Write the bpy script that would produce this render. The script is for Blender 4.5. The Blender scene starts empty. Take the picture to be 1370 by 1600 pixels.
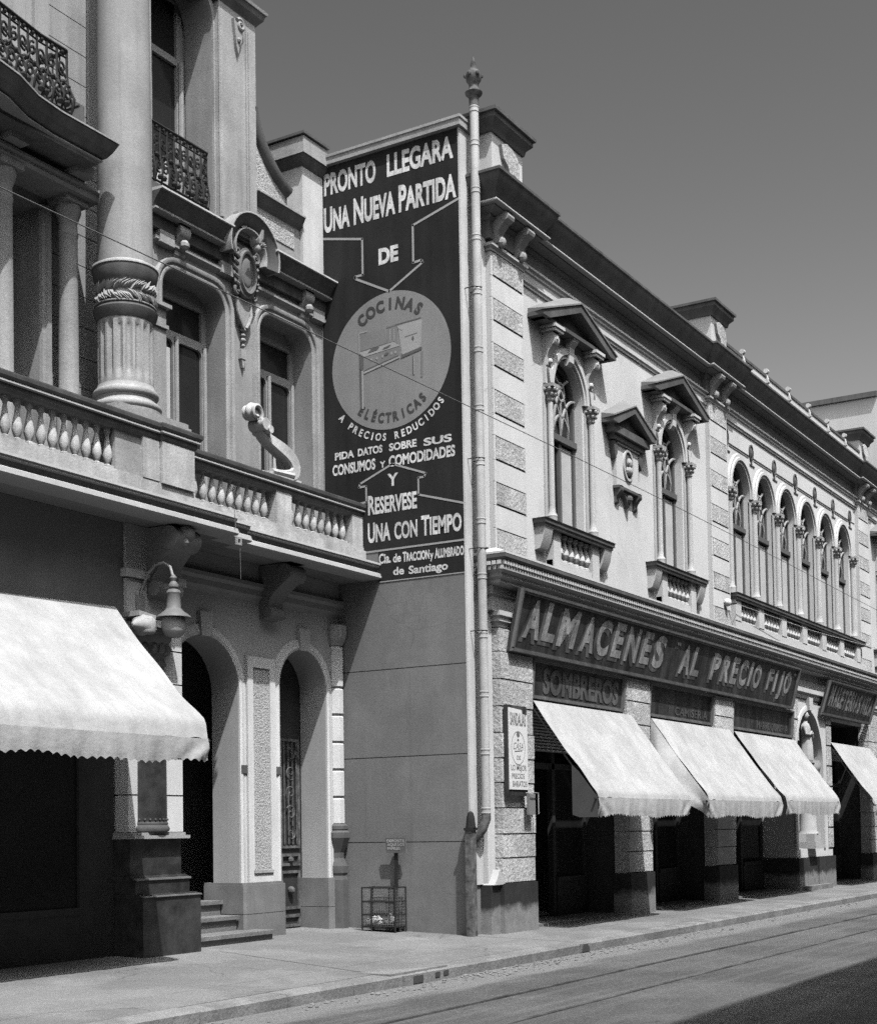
import bpy, math, random
from mathutils import Vector, Matrix
from mathutils.geometry import tessellate_polygon
random.seed(7)
rad = math.radians
SC = bpy.context.scene
COL = SC.collection

# ------------------------------------------------------------------ camera, light, exposure
TH, PI_, RO, FPX, CY = 0.54282, 0.041216, -0.0157277, 2251.78, 1205.93
F = Vector((math.cos(TH)*math.cos(PI_), math.sin(TH)*math.cos(PI_), math.sin(PI_)))
Rv = Vector((math.sin(TH), -math.cos(TH), 0))
Uv = Rv.cross(F)
R2 = Rv*math.cos(RO)+Uv*math.sin(RO)
U2 = -Rv*math.sin(RO)+Uv*math.cos(RO)
cam = bpy.data.cameras.new('camera')
camo = bpy.data.objects.new('camera', cam)
COL.objects.link(camo)
M = Matrix(((R2.x, U2.x, -F.x, 0), (R2.y, U2.y, -F.y, 0), (R2.z, U2.z, -F.z, 1.5), (0, 0, 0, 1)))
camo.matrix_world = M
cam.sensor_fit = 'HORIZONTAL'
cam.sensor_width = 36
cam.lens = FPX/1370*36
cam.shift_y = (CY-800)/1370
cam.clip_start = .05
cam.clip_end = 2000
SC.camera = camo
SC.render.resolution_x, SC.render.resolution_y = 876, 1024

SUN_TRAVEL = Vector((.28, .44, -1.0)).normalized()
w = bpy.data.worlds.new('World')
SC.world = w
w.use_nodes = True
nt = w.node_tree
nt.nodes.clear()
sky = nt.nodes.new('ShaderNodeTexSky')
sky.sky_type = 'NISHITA'
sky.sun_disc = False
sky.sun_elevation = math.asin(-SUN_TRAVEL.z)
sky.sun_rotation = math.atan2(-SUN_TRAVEL.x, -SUN_TRAVEL.y)
sky.air_density = 1.0
sky.dust_density = 1.2
sep = nt.nodes.new('ShaderNodeSeparateColor')      # monochrome plate behind a deep red filter: the sky's red light only
mx = nt.nodes.new('ShaderNodeMath'); mx.operation = 'POWER'; mx.inputs[1].default_value = 1.75
bg = nt.nodes.new('ShaderNodeBackground')
bg.inputs['Strength'].default_value = .105
out = nt.nodes.new('ShaderNodeOutputWorld')
nt.links.new(sky.outputs[0], sep.inputs[0])
nt.links.new(sep.outputs[0], mx.inputs[0])
nt.links.new(mx.outputs[0], bg.inputs[0])
nt.links.new(bg.outputs[0], out.inputs[0])

sl = bpy.data.lights.new('sun', 'SUN')
sl.energy = 4.5
sl.angle = rad(.5)
sl.color = (1, 1, 1)
so = bpy.data.objects.new('sun', sl)
so.rotation_euler = SUN_TRAVEL.to_track_quat('-Z', 'Y').to_euler()
so.location = (0, 0, 30)
COL.objects.link(so)
SC.cycles.use_denoising = False
SC.cycles.diffuse_bounces = 1
SC.cycles.sample_clamp_indirect = .075
SC.view_settings.view_transform = 'Standard'
SC.view_settings.look = 'None'
SC.view_settings.exposure = 0.12
SC.view_settings.gamma = 1.0

# ------------------------------------------------------------------ materials (all greys: a monochrome photograph)
def mat(name, c, var=.10, scale=1.3, streak=0., bump=0., bscale=30, bdist=.01, rough=.92, fine=.06, spec=.2, pits=0., dirt=None, patch=None, crack=None, drip=0.):
    m = bpy.data.materials.new(name)
    m.use_nodes = True
    t = m.node_tree
    n, l = t.nodes, t.links
    p = n['Principled BSDF']
    p.inputs['Roughness'].default_value = rough
    p.inputs['Specular IOR Level'].default_value = spec
    g = n.new('ShaderNodeNewGeometry')
    def noise(sc, det=4, stretch=None):
        q = n.new('ShaderNodeTexNoise')
        q.inputs['Scale'].default_value = sc
        q.inputs['Detail'].default_value = det
        q.inputs['Roughness'].default_value = .6
        if stretch:
            mp = n.new('ShaderNodeMapping')
            mp.inputs['Scale'].default_value = stretch
            l.new(g.outputs['Position'], mp.inputs[0])
            l.new(mp.outputs[0], q.inputs['Vector'])
        else:
            l.new(g.outputs['Position'], q.inputs['Vector'])
        return q.outputs[0]
    def rng(s, lo, hi, a=.3, b=.7):
        q = n.new('ShaderNodeMapRange')
        q.inputs['From Min'].default_value = a
        q.inputs['From Max'].default_value = b
        q.inputs['To Min'].default_value = lo
        q.inputs['To Max'].default_value = hi
        l.new(s, q.inputs[0])
        return q.outputs[0]
    def mul(a, b):
        q = n.new('ShaderNodeMath'); q.operation = 'MULTIPLY'
        if isinstance(a, float): q.inputs[0].default_value = a
        else: l.new(a, q.inputs[0])
        if isinstance(b, float): q.inputs[1].default_value = b
        else: l.new(b, q.inputs[1])
        return q.outputs[0]
    v = mul(float(c), rng(noise(scale), 1-var, 1+var))
    if fine: v = mul(v, rng(noise(28, 3), 1-fine, 1+fine))
    if streak: v = mul(v, rng(noise(1, 5, (5, 5, .35)), 1-streak, 1+streak*.6, .35, .65))
    if pits: v = mul(v, rng(noise(bscale, 4), 1-pits, 1.05, .34, .52))
    if patch:                                    # (scale, amount): repaired or weathered areas with a definite outline
        v = mul(v, rng(noise(patch[0], 7), 1-patch[1], 1.0, .47, .53))
        v = mul(v, rng(noise(patch[0]*2.3, 7, (1, 1, .7)), 1+patch[1]*.7, 1.0, .36, .42))
    if drip:                                     # narrow run marks
        v = mul(v, rng(noise(1, 3, (9, 9, .22)), 1-drip, 1., .30, .40))
    if crack:                                    # (scale, amount): broken hairlines
        vo = n.new('ShaderNodeTexVoronoi'); vo.feature = 'DISTANCE_TO_EDGE'; vo.inputs['Scale'].default_value = crack[0]
        ad = n.new('ShaderNodeVectorMath'); ad.operation = 'MULTIPLY_ADD'; ad.inputs[1].default_value = (.35, .35, .35)
        nz = n.new('ShaderNodeTexNoise'); nz.inputs['Scale'].default_value = 2.2; nz.inputs['Detail'].default_value = 5
        l.new(g.outputs['Position'], nz.inputs['Vector']); l.new(nz.outputs['Color'], ad.inputs[0]); l.new(g.outputs['Position'], ad.inputs[2])
        l.new(ad.outputs[0], vo.inputs['Vector'])
        e = rng(vo.outputs['Distance'], 1., 0., .0, .012*crack[0])
        k = mul(e, rng(noise(.6, 3), 0., 1., .5, .56))
        o = n.new('ShaderNodeMath'); o.operation = 'MULTIPLY_ADD'; o.inputs[1].default_value = -crack[1]; o.inputs[2].default_value = 1.
        l.new(k, o.inputs[0]); v = mul(v, o.outputs[0])
    if dirt:                                     # (z low, z high, value): splash dirt near the ground with a ragged edge
        sx = n.new('ShaderNodeSeparateXYZ'); l.new(g.outputs['Position'], sx.inputs[0])
        q = n.new('ShaderNodeMath'); q.operation = 'MULTIPLY_ADD'; q.inputs[1].default_value = .35
        l.new(noise(4), q.inputs[0]); l.new(sx.outputs[2], q.inputs[2])
        f = rng(q.outputs[0], 1., 0., dirt[0], dirt[1])
        mixn = n.new('ShaderNodeMix'); mixn.data_type = 'FLOAT'
        l.new(f, mixn.inputs[0]); l.new(v, mixn.inputs[2])
        l.new(mul(float(dirt[2]), rng(noise(7), .8, 1.2)), mixn.inputs[3])
        v = mixn.outputs[0]
    cc = n.new('ShaderNodeCombineColor')
    for i in range(3): l.new(v, cc.inputs[i])
    l.new(cc.outputs[0], p.inputs['Base Color'])
    if bump:
        b = n.new('ShaderNodeBump')
        b.inputs['Strength'].default_value = bump
        b.inputs['Distance'].default_value = bdist
        l.new(noise(bscale, 5), b.inputs['Height'])
        l.new(b.outputs[0], p.inputs['Normal'])
    return m

MT = dict(
    stucco=mat('pale_stucco', .36, .11, .9, .10, .4, 40, .006, fine=.07, patch=(.9, .08), drip=.12),
    stuccoR=mat('cream_stucco', .72, .07, .7, .025, .35, 45, .006, fine=.05, patch=(.5, .07), drip=.05, crack=(.35, .25)),
    stone=mat('dressed_stone', .40, .15, 1.6, .12, .5, 30, .008, fine=.09, patch=(1.1, .10), drip=.12),
    stoneR=mat('light_stone', .64, .10, 1.6, .05, .3, 50, .004),
    stipple=mat('pitted_stone', .60, .22, 1.3, .06, .7, 20, .03, pits=.22, patch=(1.2, .18)),
    stippleF=mat('fine_pitted_stone', .52, .08, 2, .05, 1., 36, .02, pits=.5),
    pierst=mat('limewashed_stone', .74, .08, 1.6, .10, .3, 50, .004),
    reveal=mat('pale_render', .51, .10, 1, .05, .25, 60, .004),
    balst=mat('pale_balcony_stone', .60, .18, 2.2, .18, .5, 30, .008, fine=.1, patch=(1.6, .16), drip=.16),
    lampmet=mat('dull_lamp_metal', .17, .15, 6, rough=.5),
    granite=mat('dark_granite', .11, .2, 5),
    flash=mat('weathered_render_slope', .24, .12, 2, .05),
    stoned=mat('grey_shaded_stone', .20, .22, 1.0, .06, .3, 50, .004),  # darker stone; shade under balcony and cornice is put into its colour
    dark_shade=mat('dark_shaded_stone', .115, .25, 2, .25, .4, 40, .006),  # dark stone and tiles; shade of cornices, rails, recesses put into the colour
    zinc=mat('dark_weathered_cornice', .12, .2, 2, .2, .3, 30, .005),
    plinth=mat('grey_granite', .22, .15, 3, .1, .3, 60, .004),
    tar=mat('tarred_plinth', .035, .25, 4, .1, .5, 50, .006, dirt=(.48, .60, .24)),
    marble=mat('polished_black_marble', .045, .5, 5, 0, 0, rough=.35, spec=.4),
    wallgrey=mat('grey_painted_render', .225, .10, .55, .05, .4, 35, .005, fine=.08, dirt=(.12, .6, .19), patch=(.45, .12), crack=(.4, .16), drip=.08),
    signblk=mat('black_sign_paint', .025, .22, 1.2, .2, .2, 40, .003),
    signwht=mat('white_sign_paint', .84, .18, 3.5, .16, .2, 40, .003, fine=.2, patch=(2.2, .16)),
    disc=mat('grey_sign_paint', .28, .10, 1.5, .06, .2, 40, .003),
    ink2=mat('washed_sign_ink', .13, .1, 2),
    disc3=mat('mid_grey_sign_paint', .235, .08, 2),
    disc2=mat('pale_grey_sign_paint', .41, .08, 2),
    ink=mat('dark_sign_ink', .07, .1, 2),
    white=mat('whitewashed_render', .66, .12, 1.5, .14, .25, 40, .004),
    canvas=None,
    iron=mat('wrought_iron', .03, .2, 5, rough=.6),
    ironl=mat('grey_painted_iron', .35, .12, 5, rough=.6),
    pipe=mat('grey_white_pipe_paint', .52, .16, 2, .22, rough=.7),
    rust=mat('weathered_iron', .12, .6, 12, 0, .5, 30, .006),
    glass=mat('dark_window_glass', .02, .2, 2, rough=.12, spec=.5, fine=0),
    frame=mat('painted_window_frame', .13, .1, 4),
    shutter=mat('pale_window_panel', .55, .08, 3),
    dark=mat('dark_interior', .42, .2, 1),
    darkwood=mat('dark_wood_shopfront', .045, .2, 4, rough=.5),
    signbrd=mat('dark_varnished_board', .055, .35, 3, .6, rough=.7),
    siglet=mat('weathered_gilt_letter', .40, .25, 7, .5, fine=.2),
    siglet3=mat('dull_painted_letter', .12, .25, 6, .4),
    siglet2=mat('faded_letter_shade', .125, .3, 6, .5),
    asphalt=mat('asphalt_road', .22, .16, .5, 0, .5, 60, .006),
    pave=mat('cement_pavement', .205, .13, .9, 0, .6, 40, .008, fine=.14, patch=(.55, .16), crack=(.3, .45)),
    kerb=mat('kerb_stone', .23, .16, 1.5, 0, .8, 22, .012, fine=.15, patch=(1.2, .2)),
    seam=mat('pavement_seam', .14, .1, 3),
    steel=mat('worn_steel_rail', .09, .5, 3, rough=.6, spec=.3),
    paper=mat('white_paper', .8, .1, 8, 0, .3, 20, .01),
    lampw=mat('white_enamel', .75, .05, 4, rough=.4),
    lampg=mat('frosted_lamp_glass', .45, .1, 5, rough=.3),
    plaster=mat('statue_plaster', .46, .1, 4),
    poster=mat('white_enamel_sign', .82, .04, 3, rough=.5),
    posterk=mat('grey_poster_ink', .16, .2, 12),
    dull=mat('dull_render', .22, .1, 1),
    farwall=mat('far_render', .55, .06, .6, .06),
    earth=mat('ground', .25, .1, .2),
)

def canvas_mat():
    m = mat('white_awning_canvas', .50, .13, 1.5, .10, .4, 5, .035, fine=.06, patch=(.8, .06))
    n, l = m.node_tree.nodes, m.node_tree.links
    p = n['Principled BSDF']
    # sewn strips: a darker seam every 72 cm
    src = p.inputs['Base Color'].links[0].from_socket
    g = n.new('ShaderNodeNewGeometry'); sx = n.new('ShaderNodeSeparateXYZ'); l.new(g.outputs['Position'], sx.inputs[0])
    a = n.new('ShaderNodeMath'); a.operation = 'MODULO'; a.inputs[1].default_value = .72; l.new(sx.outputs[0], a.inputs[0])
    b = n.new('ShaderNodeMath'); b.operation = 'LESS_THAN'; b.inputs[1].default_value = .018; l.new(a.outputs[0], b.inputs[0])
    mxc = n.new('ShaderNodeMix'); mxc.data_type = 'RGBA'; mxc.inputs[7].default_value = (.47, .47, .47, 1)
    l.new(b.outputs[0], mxc.inputs[0]); l.new(src, mxc.inputs[6]); l.new(mxc.outputs[2], p.inputs['Base Color'])
    tr = n.new('ShaderNodeBsdfTranslucent')
    tr.inputs[0].default_value = (.3, .3, .3, 1)
    mixs = n.new('ShaderNodeMixShader')
    mixs.inputs[0].default_value = .12
    o = n['Material Output']
    l.new(p.outputs[0], mixs.inputs[1]); l.new(tr.outputs[0], mixs.inputs[2]); l.new(mixs.outputs[0], o.inputs[0])
    return m
MT['canvas'] = canvas_mat()

def road_mat():
    m = mat('street_surface', .115, .14, .8, 0, .9, 45, .012, fine=.22, patch=(.5, .18), crack=(.35, .4))
    n, l = m.node_tree.nodes, m.node_tree.links
    p = n['Principled BSDF']
    src = p.inputs['Base Color'].links[0].from_socket
    g = n.new('ShaderNodeNewGeometry'); sx = n.new('ShaderNodeSeparateXYZ'); l.new(g.outputs['Position'], sx.inputs[0])
    mp = n.new('ShaderNodeMapping'); mp.inputs['Scale'].default_value = (.5, 2.5, 1)
    l.new(g.outputs['Position'], mp.inputs[0])
    nz = n.new('ShaderNodeTexNoise'); nz.inputs['Scale'].default_value = 1.3; nz.inputs['Detail'].default_value = 6
    l.new(mp.outputs[0], nz.inputs[0])
    a = n.new('ShaderNodeMath'); a.operation = 'MULTIPLY_ADD'; a.inputs[1].default_value = .9
    l.new(nz.outputs[0], a.inputs[0]); l.new(sx.outputs[1], a.inputs[2])
    r = n.new('ShaderNodeMapRange'); r.inputs[1].default_value = 8.1; r.inputs[2].default_value = 8.35
    l.new(a.outputs[0], r.inputs[0])
    mixc = n.new('ShaderNodeMix'); mixc.data_type = 'RGBA'
    mixc.inputs[7].default_value = (.19, .19, .19, 1)
    l.new(r.outputs[0], mixc.inputs[0]); l.new(src, mixc.inputs[6])
    # long dusty streaks along the rails
    mp2 = n.new('ShaderNodeMapping'); mp2.inputs['Scale'].default_value = (.12, 3, 1)
    l.new(g.outputs['Position'], mp2.inputs[0])
    nz2 = n.new('ShaderNodeTexNoise'); nz2.inputs['Scale'].default_value = 1.7; nz2.inputs['Detail'].default_value = 6
    l.new(mp2.outputs[0], nz2.inputs[0])
    r2 = n.new('ShaderNodeMapRange'); r2.inputs[1].default_value = .5; r2.inputs[2].default_value = .72; r2.inputs[4].default_value = .7
    l.new(nz2.outputs[0], r2.inputs[0])
    mix2 = n.new('ShaderNodeMix'); mix2.data_type = 'RGBA'; mix2.inputs[7].default_value = (.155, .155, .155, 1)
    l.new(r2.outputs[0], mix2.inputs[0]); l.new(mixc.outputs[2], mix2.inputs[6])
    l.new(mix2.outputs[2], p.inputs['Base Color'])
    return m
MT['road'] = road_mat()

# ------------------------------------------------------------------ mesh builder
class MB:
    def __init__(s): s.v = []; s.f = []
    def add(s, vs, fs):
        o = len(s.v); s.v += [tuple(p) for p in vs]; s.f += [tuple(i+o for i in f) for f in fs]; return s
    def box(s, x0, x1, y0, y1, z0, z1):
        return s.add([(x0,y0,z0),(x1,y0,z0),(x1,y1,z0),(x0,y1,z0),(x0,y0,z1),(x1,y0,z1),(x1,y1,z1),(x0,y1,z1)],
                     [(0,3,2,1),(4,5,6,7),(0,1,5,4),(1,2,6,5),(2,3,7,6),(3,0,4,7)])
    def prism(s, pts, ax, a, b):
        n = len(pts)
        def P(p, t): return (t,p[0],p[1]) if ax == 'x' else ((p[0],t,p[1]) if ax == 'y' else (p[0],p[1],t))
        vs = [P(p,a) for p in pts]+[P(p,b) for p in pts]
        fs = [tuple(range(n)), tuple(range(2*n-1, n-1, -1))]+[(i,(i+1)%n,n+(i+1)%n,n+i) for i in range(n)]
        return s.add(vs, fs)
    def panel(s, outer, holes, y0, y1, P=None):
        P = P or (lambda u, v, t: (u, t, v))
        loops = [outer]+holes
        flat = [p for lp in loops for p in lp]
        tri = tessellate_polygon([[Vector((p[0], p[1], 0)) for p in lp] for lp in loops])
        n = len(flat)
        vs = [P(p[0], p[1], y0) for p in flat]+[P(p[0], p[1], y1) for p in flat]
        fs = [tuple(t) for t in tri]+[tuple(i+n for i in reversed(t)) for t in tri]
        o = 0
        for lp in loops:
            k = len(lp)
            fs += [(o+i, o+(i+1)%k, n+o+(i+1)%k, n+o+i) for i in range(k)]
            o += k
        return s.add(vs, fs)
    def lathe(s, cx, cy, prof, n=16, a0=0., a1=2*math.pi, zoff=0.):
        full = abs(a1-a0-2*math.pi) < 1e-6
        m = n if full else n+1
        vs = []
        for r, z in prof:
            for i in range(m):
                a = a0+(a1-a0)*i/n
                vs.append((cx+r*math.cos(a), cy+r*math.sin(a), z+zoff))
        fs = []
        for j in range(len(prof)-1):
            for i in range(n):
                k = (i+1) % m
                fs.append((j*m+i, j*m+k, (j+1)*m+k, (j+1)*m+i))
        if full:
            fs.append(tuple(range(m-1, -1, -1)))
            fs.append(tuple((len(prof)-1)*m+i for i in range(m)))
        return s.add(vs, fs)
    def tube(s, pts, r, n=6, closed=False):
        pts = [Vector(p) for p in pts]
        k = len(pts)
        rs = r if isinstance(r, (list, tuple)) else [r]*k
        vs = []
        up = Vector((0, 0, 1))
        prev = None
        for i, p in enumerate(pts):
            d = (pts[(i+1) % k]-pts[i-1]) if (closed or 0 < i < k-1) else (pts[1]-pts[0] if i == 0 else pts[-1]-pts[-2])
            d = d.normalized() if d.length > 1e-9 else Vector((0,0,1))
            if prev is None:
                a = d.cross(up)
                if a.length < .1: a = d.cross(Vector((1, 0, 0)))
            else:
                a = prev-d*prev.dot(d)
                if a.length < 1e-4: a = d.cross(up)
            a.normalize(); prev = a
            b = d.cross(a)
            for j in range(n):
                t = 2*math.pi*j/n
                vs.append(p+(a*math.cos(t)+b*math.sin(t))*rs[i])
        fs = []
        for i in range(k if closed else k-1):
            q = (i+1) % k
            for j in range(n):
                e = (j+1) % n
                fs.append((i*n+j, i*n+e, q*n+e, q*n+j))
        if not closed:
            fs.append(tuple(range(n-1, -1, -1))); fs.append(tuple((k-1)*n+j for j in range(n)))
        return s.add(vs, fs)
    def ball(s, c, r, n=10, sc=(1,1,1)):
        m = max(4, n//2+1)
        prof = [(math.sin(math.pi*i/m), -math.cos(math.pi*i/m)) for i in range(m+1)]
        vs = []
        for pr, pz in prof:
            for i in range(n):
                a = 2*math.pi*i/n
                vs.append((c[0]+r*sc[0]*pr*math.cos(a), c[1]+r*sc[1]*pr*math.sin(a), c[2]+r*sc[2]*pz))
        fs = [(j*n+i, j*n+(i+1)%n, (j+1)*n+(i+1)%n, (j+1)*n+i) for j in range(m) for i in range(n)]
        return s.add(vs, fs)
    def plan(s, path, prof, closed=False, cap=True):
        """sweep profile [(out, z)] along a plan path [(x, y)], outward = right-hand side"""
        k = len(path); P = [Vector(p) for p in path]
        nr = []
        for i in range(k):
            ds = []
            if i > 0 or closed: ds.append((P[i]-P[i-1]).normalized())
            if i < k-1 or closed: ds.append((P[(i+1) % k]-P[i]).normalized())
            ns = [Vector((d.y, -d.x)) for d in ds]
            if len(ns) == 1: nr.append(ns[0])
            else: nr.append((ns[0]+ns[1])/(1+ns[0].dot(ns[1])+1e-9))
        m = len(prof)
        vs = [(P[i].x+nr[i].x*o, P[i].y+nr[i].y*o, z) for i in range(k) for o, z in prof]
        fs = []
        for i in range(k if closed else k-1):
            q = (i+1) % k
            for j in range(m-1): fs.append((i*m+j, q*m+j, q*m+j+1, i*m+j+1))
        if cap and not closed:
            fs.append(tuple(range(m))); fs.append(tuple((k-1)*m+j for j in range(m-1, -1, -1)))
        return s.add(vs, fs)
    def face_mould(s, path, prof, closed=False):
        """moulding round an opening: path [(x,z)] in a facade plane, profile [(d outward in plane, y)]"""
        k = len(path); P = [Vector(p) for p in path]
        m = len(prof); vs = []
        for i in range(k):
            a = P[i-1] if (i > 0 or closed) else P[i]
            b = P[(i+1) % k] if (i < k-1 or closed) else P[i]
            t = (b-a)
            t = t.normalized() if t.length > 1e-9 else Vector((1, 0))
            nn = Vector((-t.y, t.x))
            for d, y in prof: vs.append((P[i].x+nn.x*d, y, P[i].y+nn.y*d))
        fs = []
        for i in range(k if closed else k-1):
            q = (i+1) % k
            for j in range(m-1): fs.append((i*m+j, q*m+j, q*m+j+1, i*m+j+1))
        if not closed:
            fs.append(tuple(range(m))); fs.append(tuple((k-1)*m+j for j in range(m-1, -1, -1)))
        return s.add(vs, fs)

WP = {}
def thing(name, label, cat, loc, group=None):
    o = bpy.data.objects.new(name, None)
    o.empty_display_size = .2
    COL.objects.link(o)
    o.location = loc
    WP[o.name] = Vector(loc)
    o['label'] = label; o['category'] = cat
    if group: o['group'] = group
    return o
def build(name, mb, m, parent=None, at=None, smooth=30, label=None):
    """vertices are world coordinates when at is None, else local to at"""
    base = Vector(at) if at is not None else (WP[parent.name] if parent else Vector((0, 0, 0)))
    me = bpy.data.meshes.new(name)
    if at is None: vs = [(v[0]-base.x, v[1]-base.y, v[2]-base.z) for v in mb.v]
    else: vs = mb.v
    me.from_pydata(vs, [], mb.f)
    me.validate()
    me.materials.append(MT[m] if isinstance(m, str) else m)
    if smooth:
        me.polygons.foreach_set('use_smooth', [True]*len(me.polygons))
        me.set_sharp_from_angle(angle=rad(smooth))
    o = bpy.data.objects.new(name, me)
    COL.objects.link(o)
    WP[o.name] = base.copy()
    if parent:
        o.parent = parent
        o.location = base-WP[parent.name]
    else:
        o.location = base
    if label: o['label'] = label
    return o
def tag(o, label, cat, group=None, kind=None):
    if label: o['label'] = label
    if cat: o['category'] = cat
    if group: o['group'] = group
    if kind: o['kind'] = kind
    return o
def centre(mb):
    xs = [v[0] for v in mb.v]; ys = [v[1] for v in mb.v]; zs = [v[2] for v in mb.v]
    return Vector(((min(xs)+max(xs))/2, (min(ys)+max(ys))/2, min(zs)))
def solo(name, mb, m, label, cat, group=None, smooth=30):
    """a thing that is one mesh, origin at its base"""
    c = centre(mb)
    mb.v = [(v[0]-c.x, v[1]-c.y, v[2]-c.z) for v in mb.v]
    return tag(build(name, mb, m, None, c, smooth), label, cat, group)
def dup(o, at, parent):
    c = o.copy(); COL.objects.link(c)
    c.parent = parent
    WP[c.name] = Vector(at)
    c.location = Vector(at)-WP[parent.name]
    return c
def structure(name, mb, m, smooth=None):
    o = build(name, mb, m, None, None, smooth); o['kind'] = 'structure'; return o

def arch(cx, hw, z0, zs, n=14, k=1.0):
    """round-headed opening outline (counter-clockwise); k stretches the head"""
    pts = [(cx-hw, z0), (cx+hw, z0)]
    for i in range(n+1):
        a = math.pi*i/n
        pts.append((cx+hw*math.cos(a), zs+hw*k*math.sin(a)))
    return pts
def archline(cx, hw, z0, zs, n=16, k=1.0, foot=True):
    """path up the left side, over the head and down the right (for mouldings; outward = left-hand normal)"""
    pts = [(cx-hw, z0)] if foot else []
    for i in range(n+1):
        a = math.pi*(1-i/n)
        pts.append((cx+hw*math.cos(a), zs+hw*k*math.sin(a)))
    if foot: pts.append((cx+hw, z0))
    return pts
def roundrect(x0, x1, z0, z1, r, n=5):
    pts = [(x0, z0), (x1, z0)]
    for i in range(n+1):
        a = math.pi/2*i/n; pts.append((x1-r+r*math.cos(a), z1-r+r*math.sin(a)))
    for i in range(n+1):
        a = math.pi/2*(1+i/n); pts.append((x0+r+r*math.cos(a), z1-r+r*math.sin(a)))
    return pts
def rrline(x0, x1, z0, z1, r, n=6):
    p = roundrect(x0, x1, z0, z1, r, n)
    up = p[2:]
    return [(x0, z0)]+list(reversed(up))+[(x1, z0)]
def rect(x0, x1, z0, z1): return [(x0, z0), (x1, z0), (x1, z1), (x0, z1)]
def spiral(cx, cz, r0, r1, a0, turns, n=20):
    return [(cx+(r0+(r1-r0)*i/n)*math.cos(a0+turns*2*math.pi*i/n), cz+(r0+(r1-r0)*i/n)*math.sin(a0+turns*2*math.pi*i/n)) for i in range(n+1)]
def console_pts(y0, z0, d, h):
    """S-scroll bracket side view, hung from (y0 = wall, z0 = top), depth d, height h; points (y, z)"""
    pts = [(y0, z0), (y0-d, z0)]
    for i in range(9):
        a = math.pi/2-math.pi*i/8
        pts.append((y0-d*.78-d*.22*math.cos(a)*1.0, z0-h*.18+h*.18*math.sin(a)))
    for t, o in ((.45, .62), (.55, .45), (.65, .34), (.75, .30), (.84, .33), (.92, .30), (1., .12)):
        pts.append((y0-d*o, z0-h*t))
    pts.append((y0, z0-h))
    return pts

# ------------------------------------------------------------------ lettering
_CAP = {}
def text_mesh(s, bold=0., small=None, shear=0., spacing=1.):
    cu = bpy.data.curves.new('lettering', 'FONT')
    cu.body = s
    cu.offset = bold
    cu.shear = shear
    cu.space_character = spacing
    cu.resolution_u = 4
    if small:
        cu.small_caps_scale = small
        for f in cu.body_format: f.use_small_caps = True
    o = bpy.data.objects.new('lettering', cu)
    COL.objects.link(o)
    dg = bpy.context.evaluated_depsgraph_get()
    dg.update()
    me = bpy.data.meshes.new_from_object(o.evaluated_get(dg))
    vs = [(v.co.x, v.co.y) for v in me.vertices]
    fs = [tuple(p.vertices) for p in me.polygons]
    bpy.data.objects.remove(o); bpy.data.curves.remove(cu); bpy.data.meshes.remove(me)
    return vs, fs
def caph(bold):
    if bold not in _CAP:
        v, _ = text_mesh('H', bold)
        _CAP[bold] = (min(p[1] for p in v), max(p[1] for p in v))
    return _CAP[bold]
def text_on(mb, s, P, u0, u1, base, h, bold=.02, small=None, shear=0., spacing=1.):
    """fit a line of text between u0 and u1, capital height h, P(u, v) -> world point"""
    vs, fs = text_mesh(s, bold, small, shear, spacing)
    lo, hi = caph(bold)
    x0 = min(p[0] for p in vs); x1 = max(p[0] for p in vs)
    sx = (u1-u0)/(x1-x0); sy = h/(hi-lo)
    mb.add([P(u0+(p[0]-x0)*sx, base+(p[1]-lo)*sy) for p in vs], fs)
def text_arc(mb, s, P, cu, cv, r, a0, a1, h, bold=.02, wid=.75, inward=False):
    """letters along an arc from angle a0 to a1 (deg, clockwise for a top arc); inward: bottom arc read left to right"""
    lo, hi = caph(bold); sy = h/(hi-lo)
    n = len(s)
    for i, ch in enumerate(s):
        if ch == ' ': continue
        t = rad(a0+(a1-a0)*(i+.5)/n)
        vs, fs = text_mesh(ch, bold)
        x0 = min(p[0] for p in vs); x1 = max(p[0] for p in vs); xm = (x0+x1)/2
        if inward: ex = Vector((-math.sin(t), math.cos(t))); ey = Vector((-math.cos(t), -math.sin(t)))
        else: ex = Vector((math.sin(t), -math.cos(t))); ey = Vector((math.cos(t), math.sin(t)))
        c = Vector((cu+r*math.cos(t), cv+r*math.sin(t)))
        pts = []
        for p in vs:
            q = c+ex*((p[0]-xm)*sy*wid)+ey*((p[1]-lo)*sy)
            pts.append(P(q.x, q.y))
        mb.add(pts, fs)

# ------------------------------------------------------------------ ground, road, pavement
def pz(y): return (y-10.05)*.035               # pavement rises gently to the houses
g = MB(); g.add([(-300, -300, -.6), (400, -300, -.6), (400, 400, -.6), (-300, 400, -.6)], [(0, 1, 2, 3)])
structure('ground', g, 'earth')
g = MB()
ys = [.6, 2, 4, 6, 7.6, 8.52]
for x in range(-30, 90, 2):
    for i in range(len(ys)-1):
        zc = lambda y: -.185+.03*(1-((y-4.5)/4)**2)
        g.add([(x, ys[i], zc(ys[i])), (x+2, ys[i], zc(ys[i])), (x+2, ys[i+1], zc(ys[i+1])), (x, ys[i+1], zc(ys[i+1]))], [(0, 1, 2, 3)])
structure('road', g, 'road')
g = MB(); g.prism([(8.75, -.6), (8.75, pz(8.75)), (14.5, pz(14.5)), (14.5, -.6)], 'x', -30, 90)
structure('pavement', g, 'pave')
g = MB(); rk = random.Random(3)
x = -30.
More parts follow.
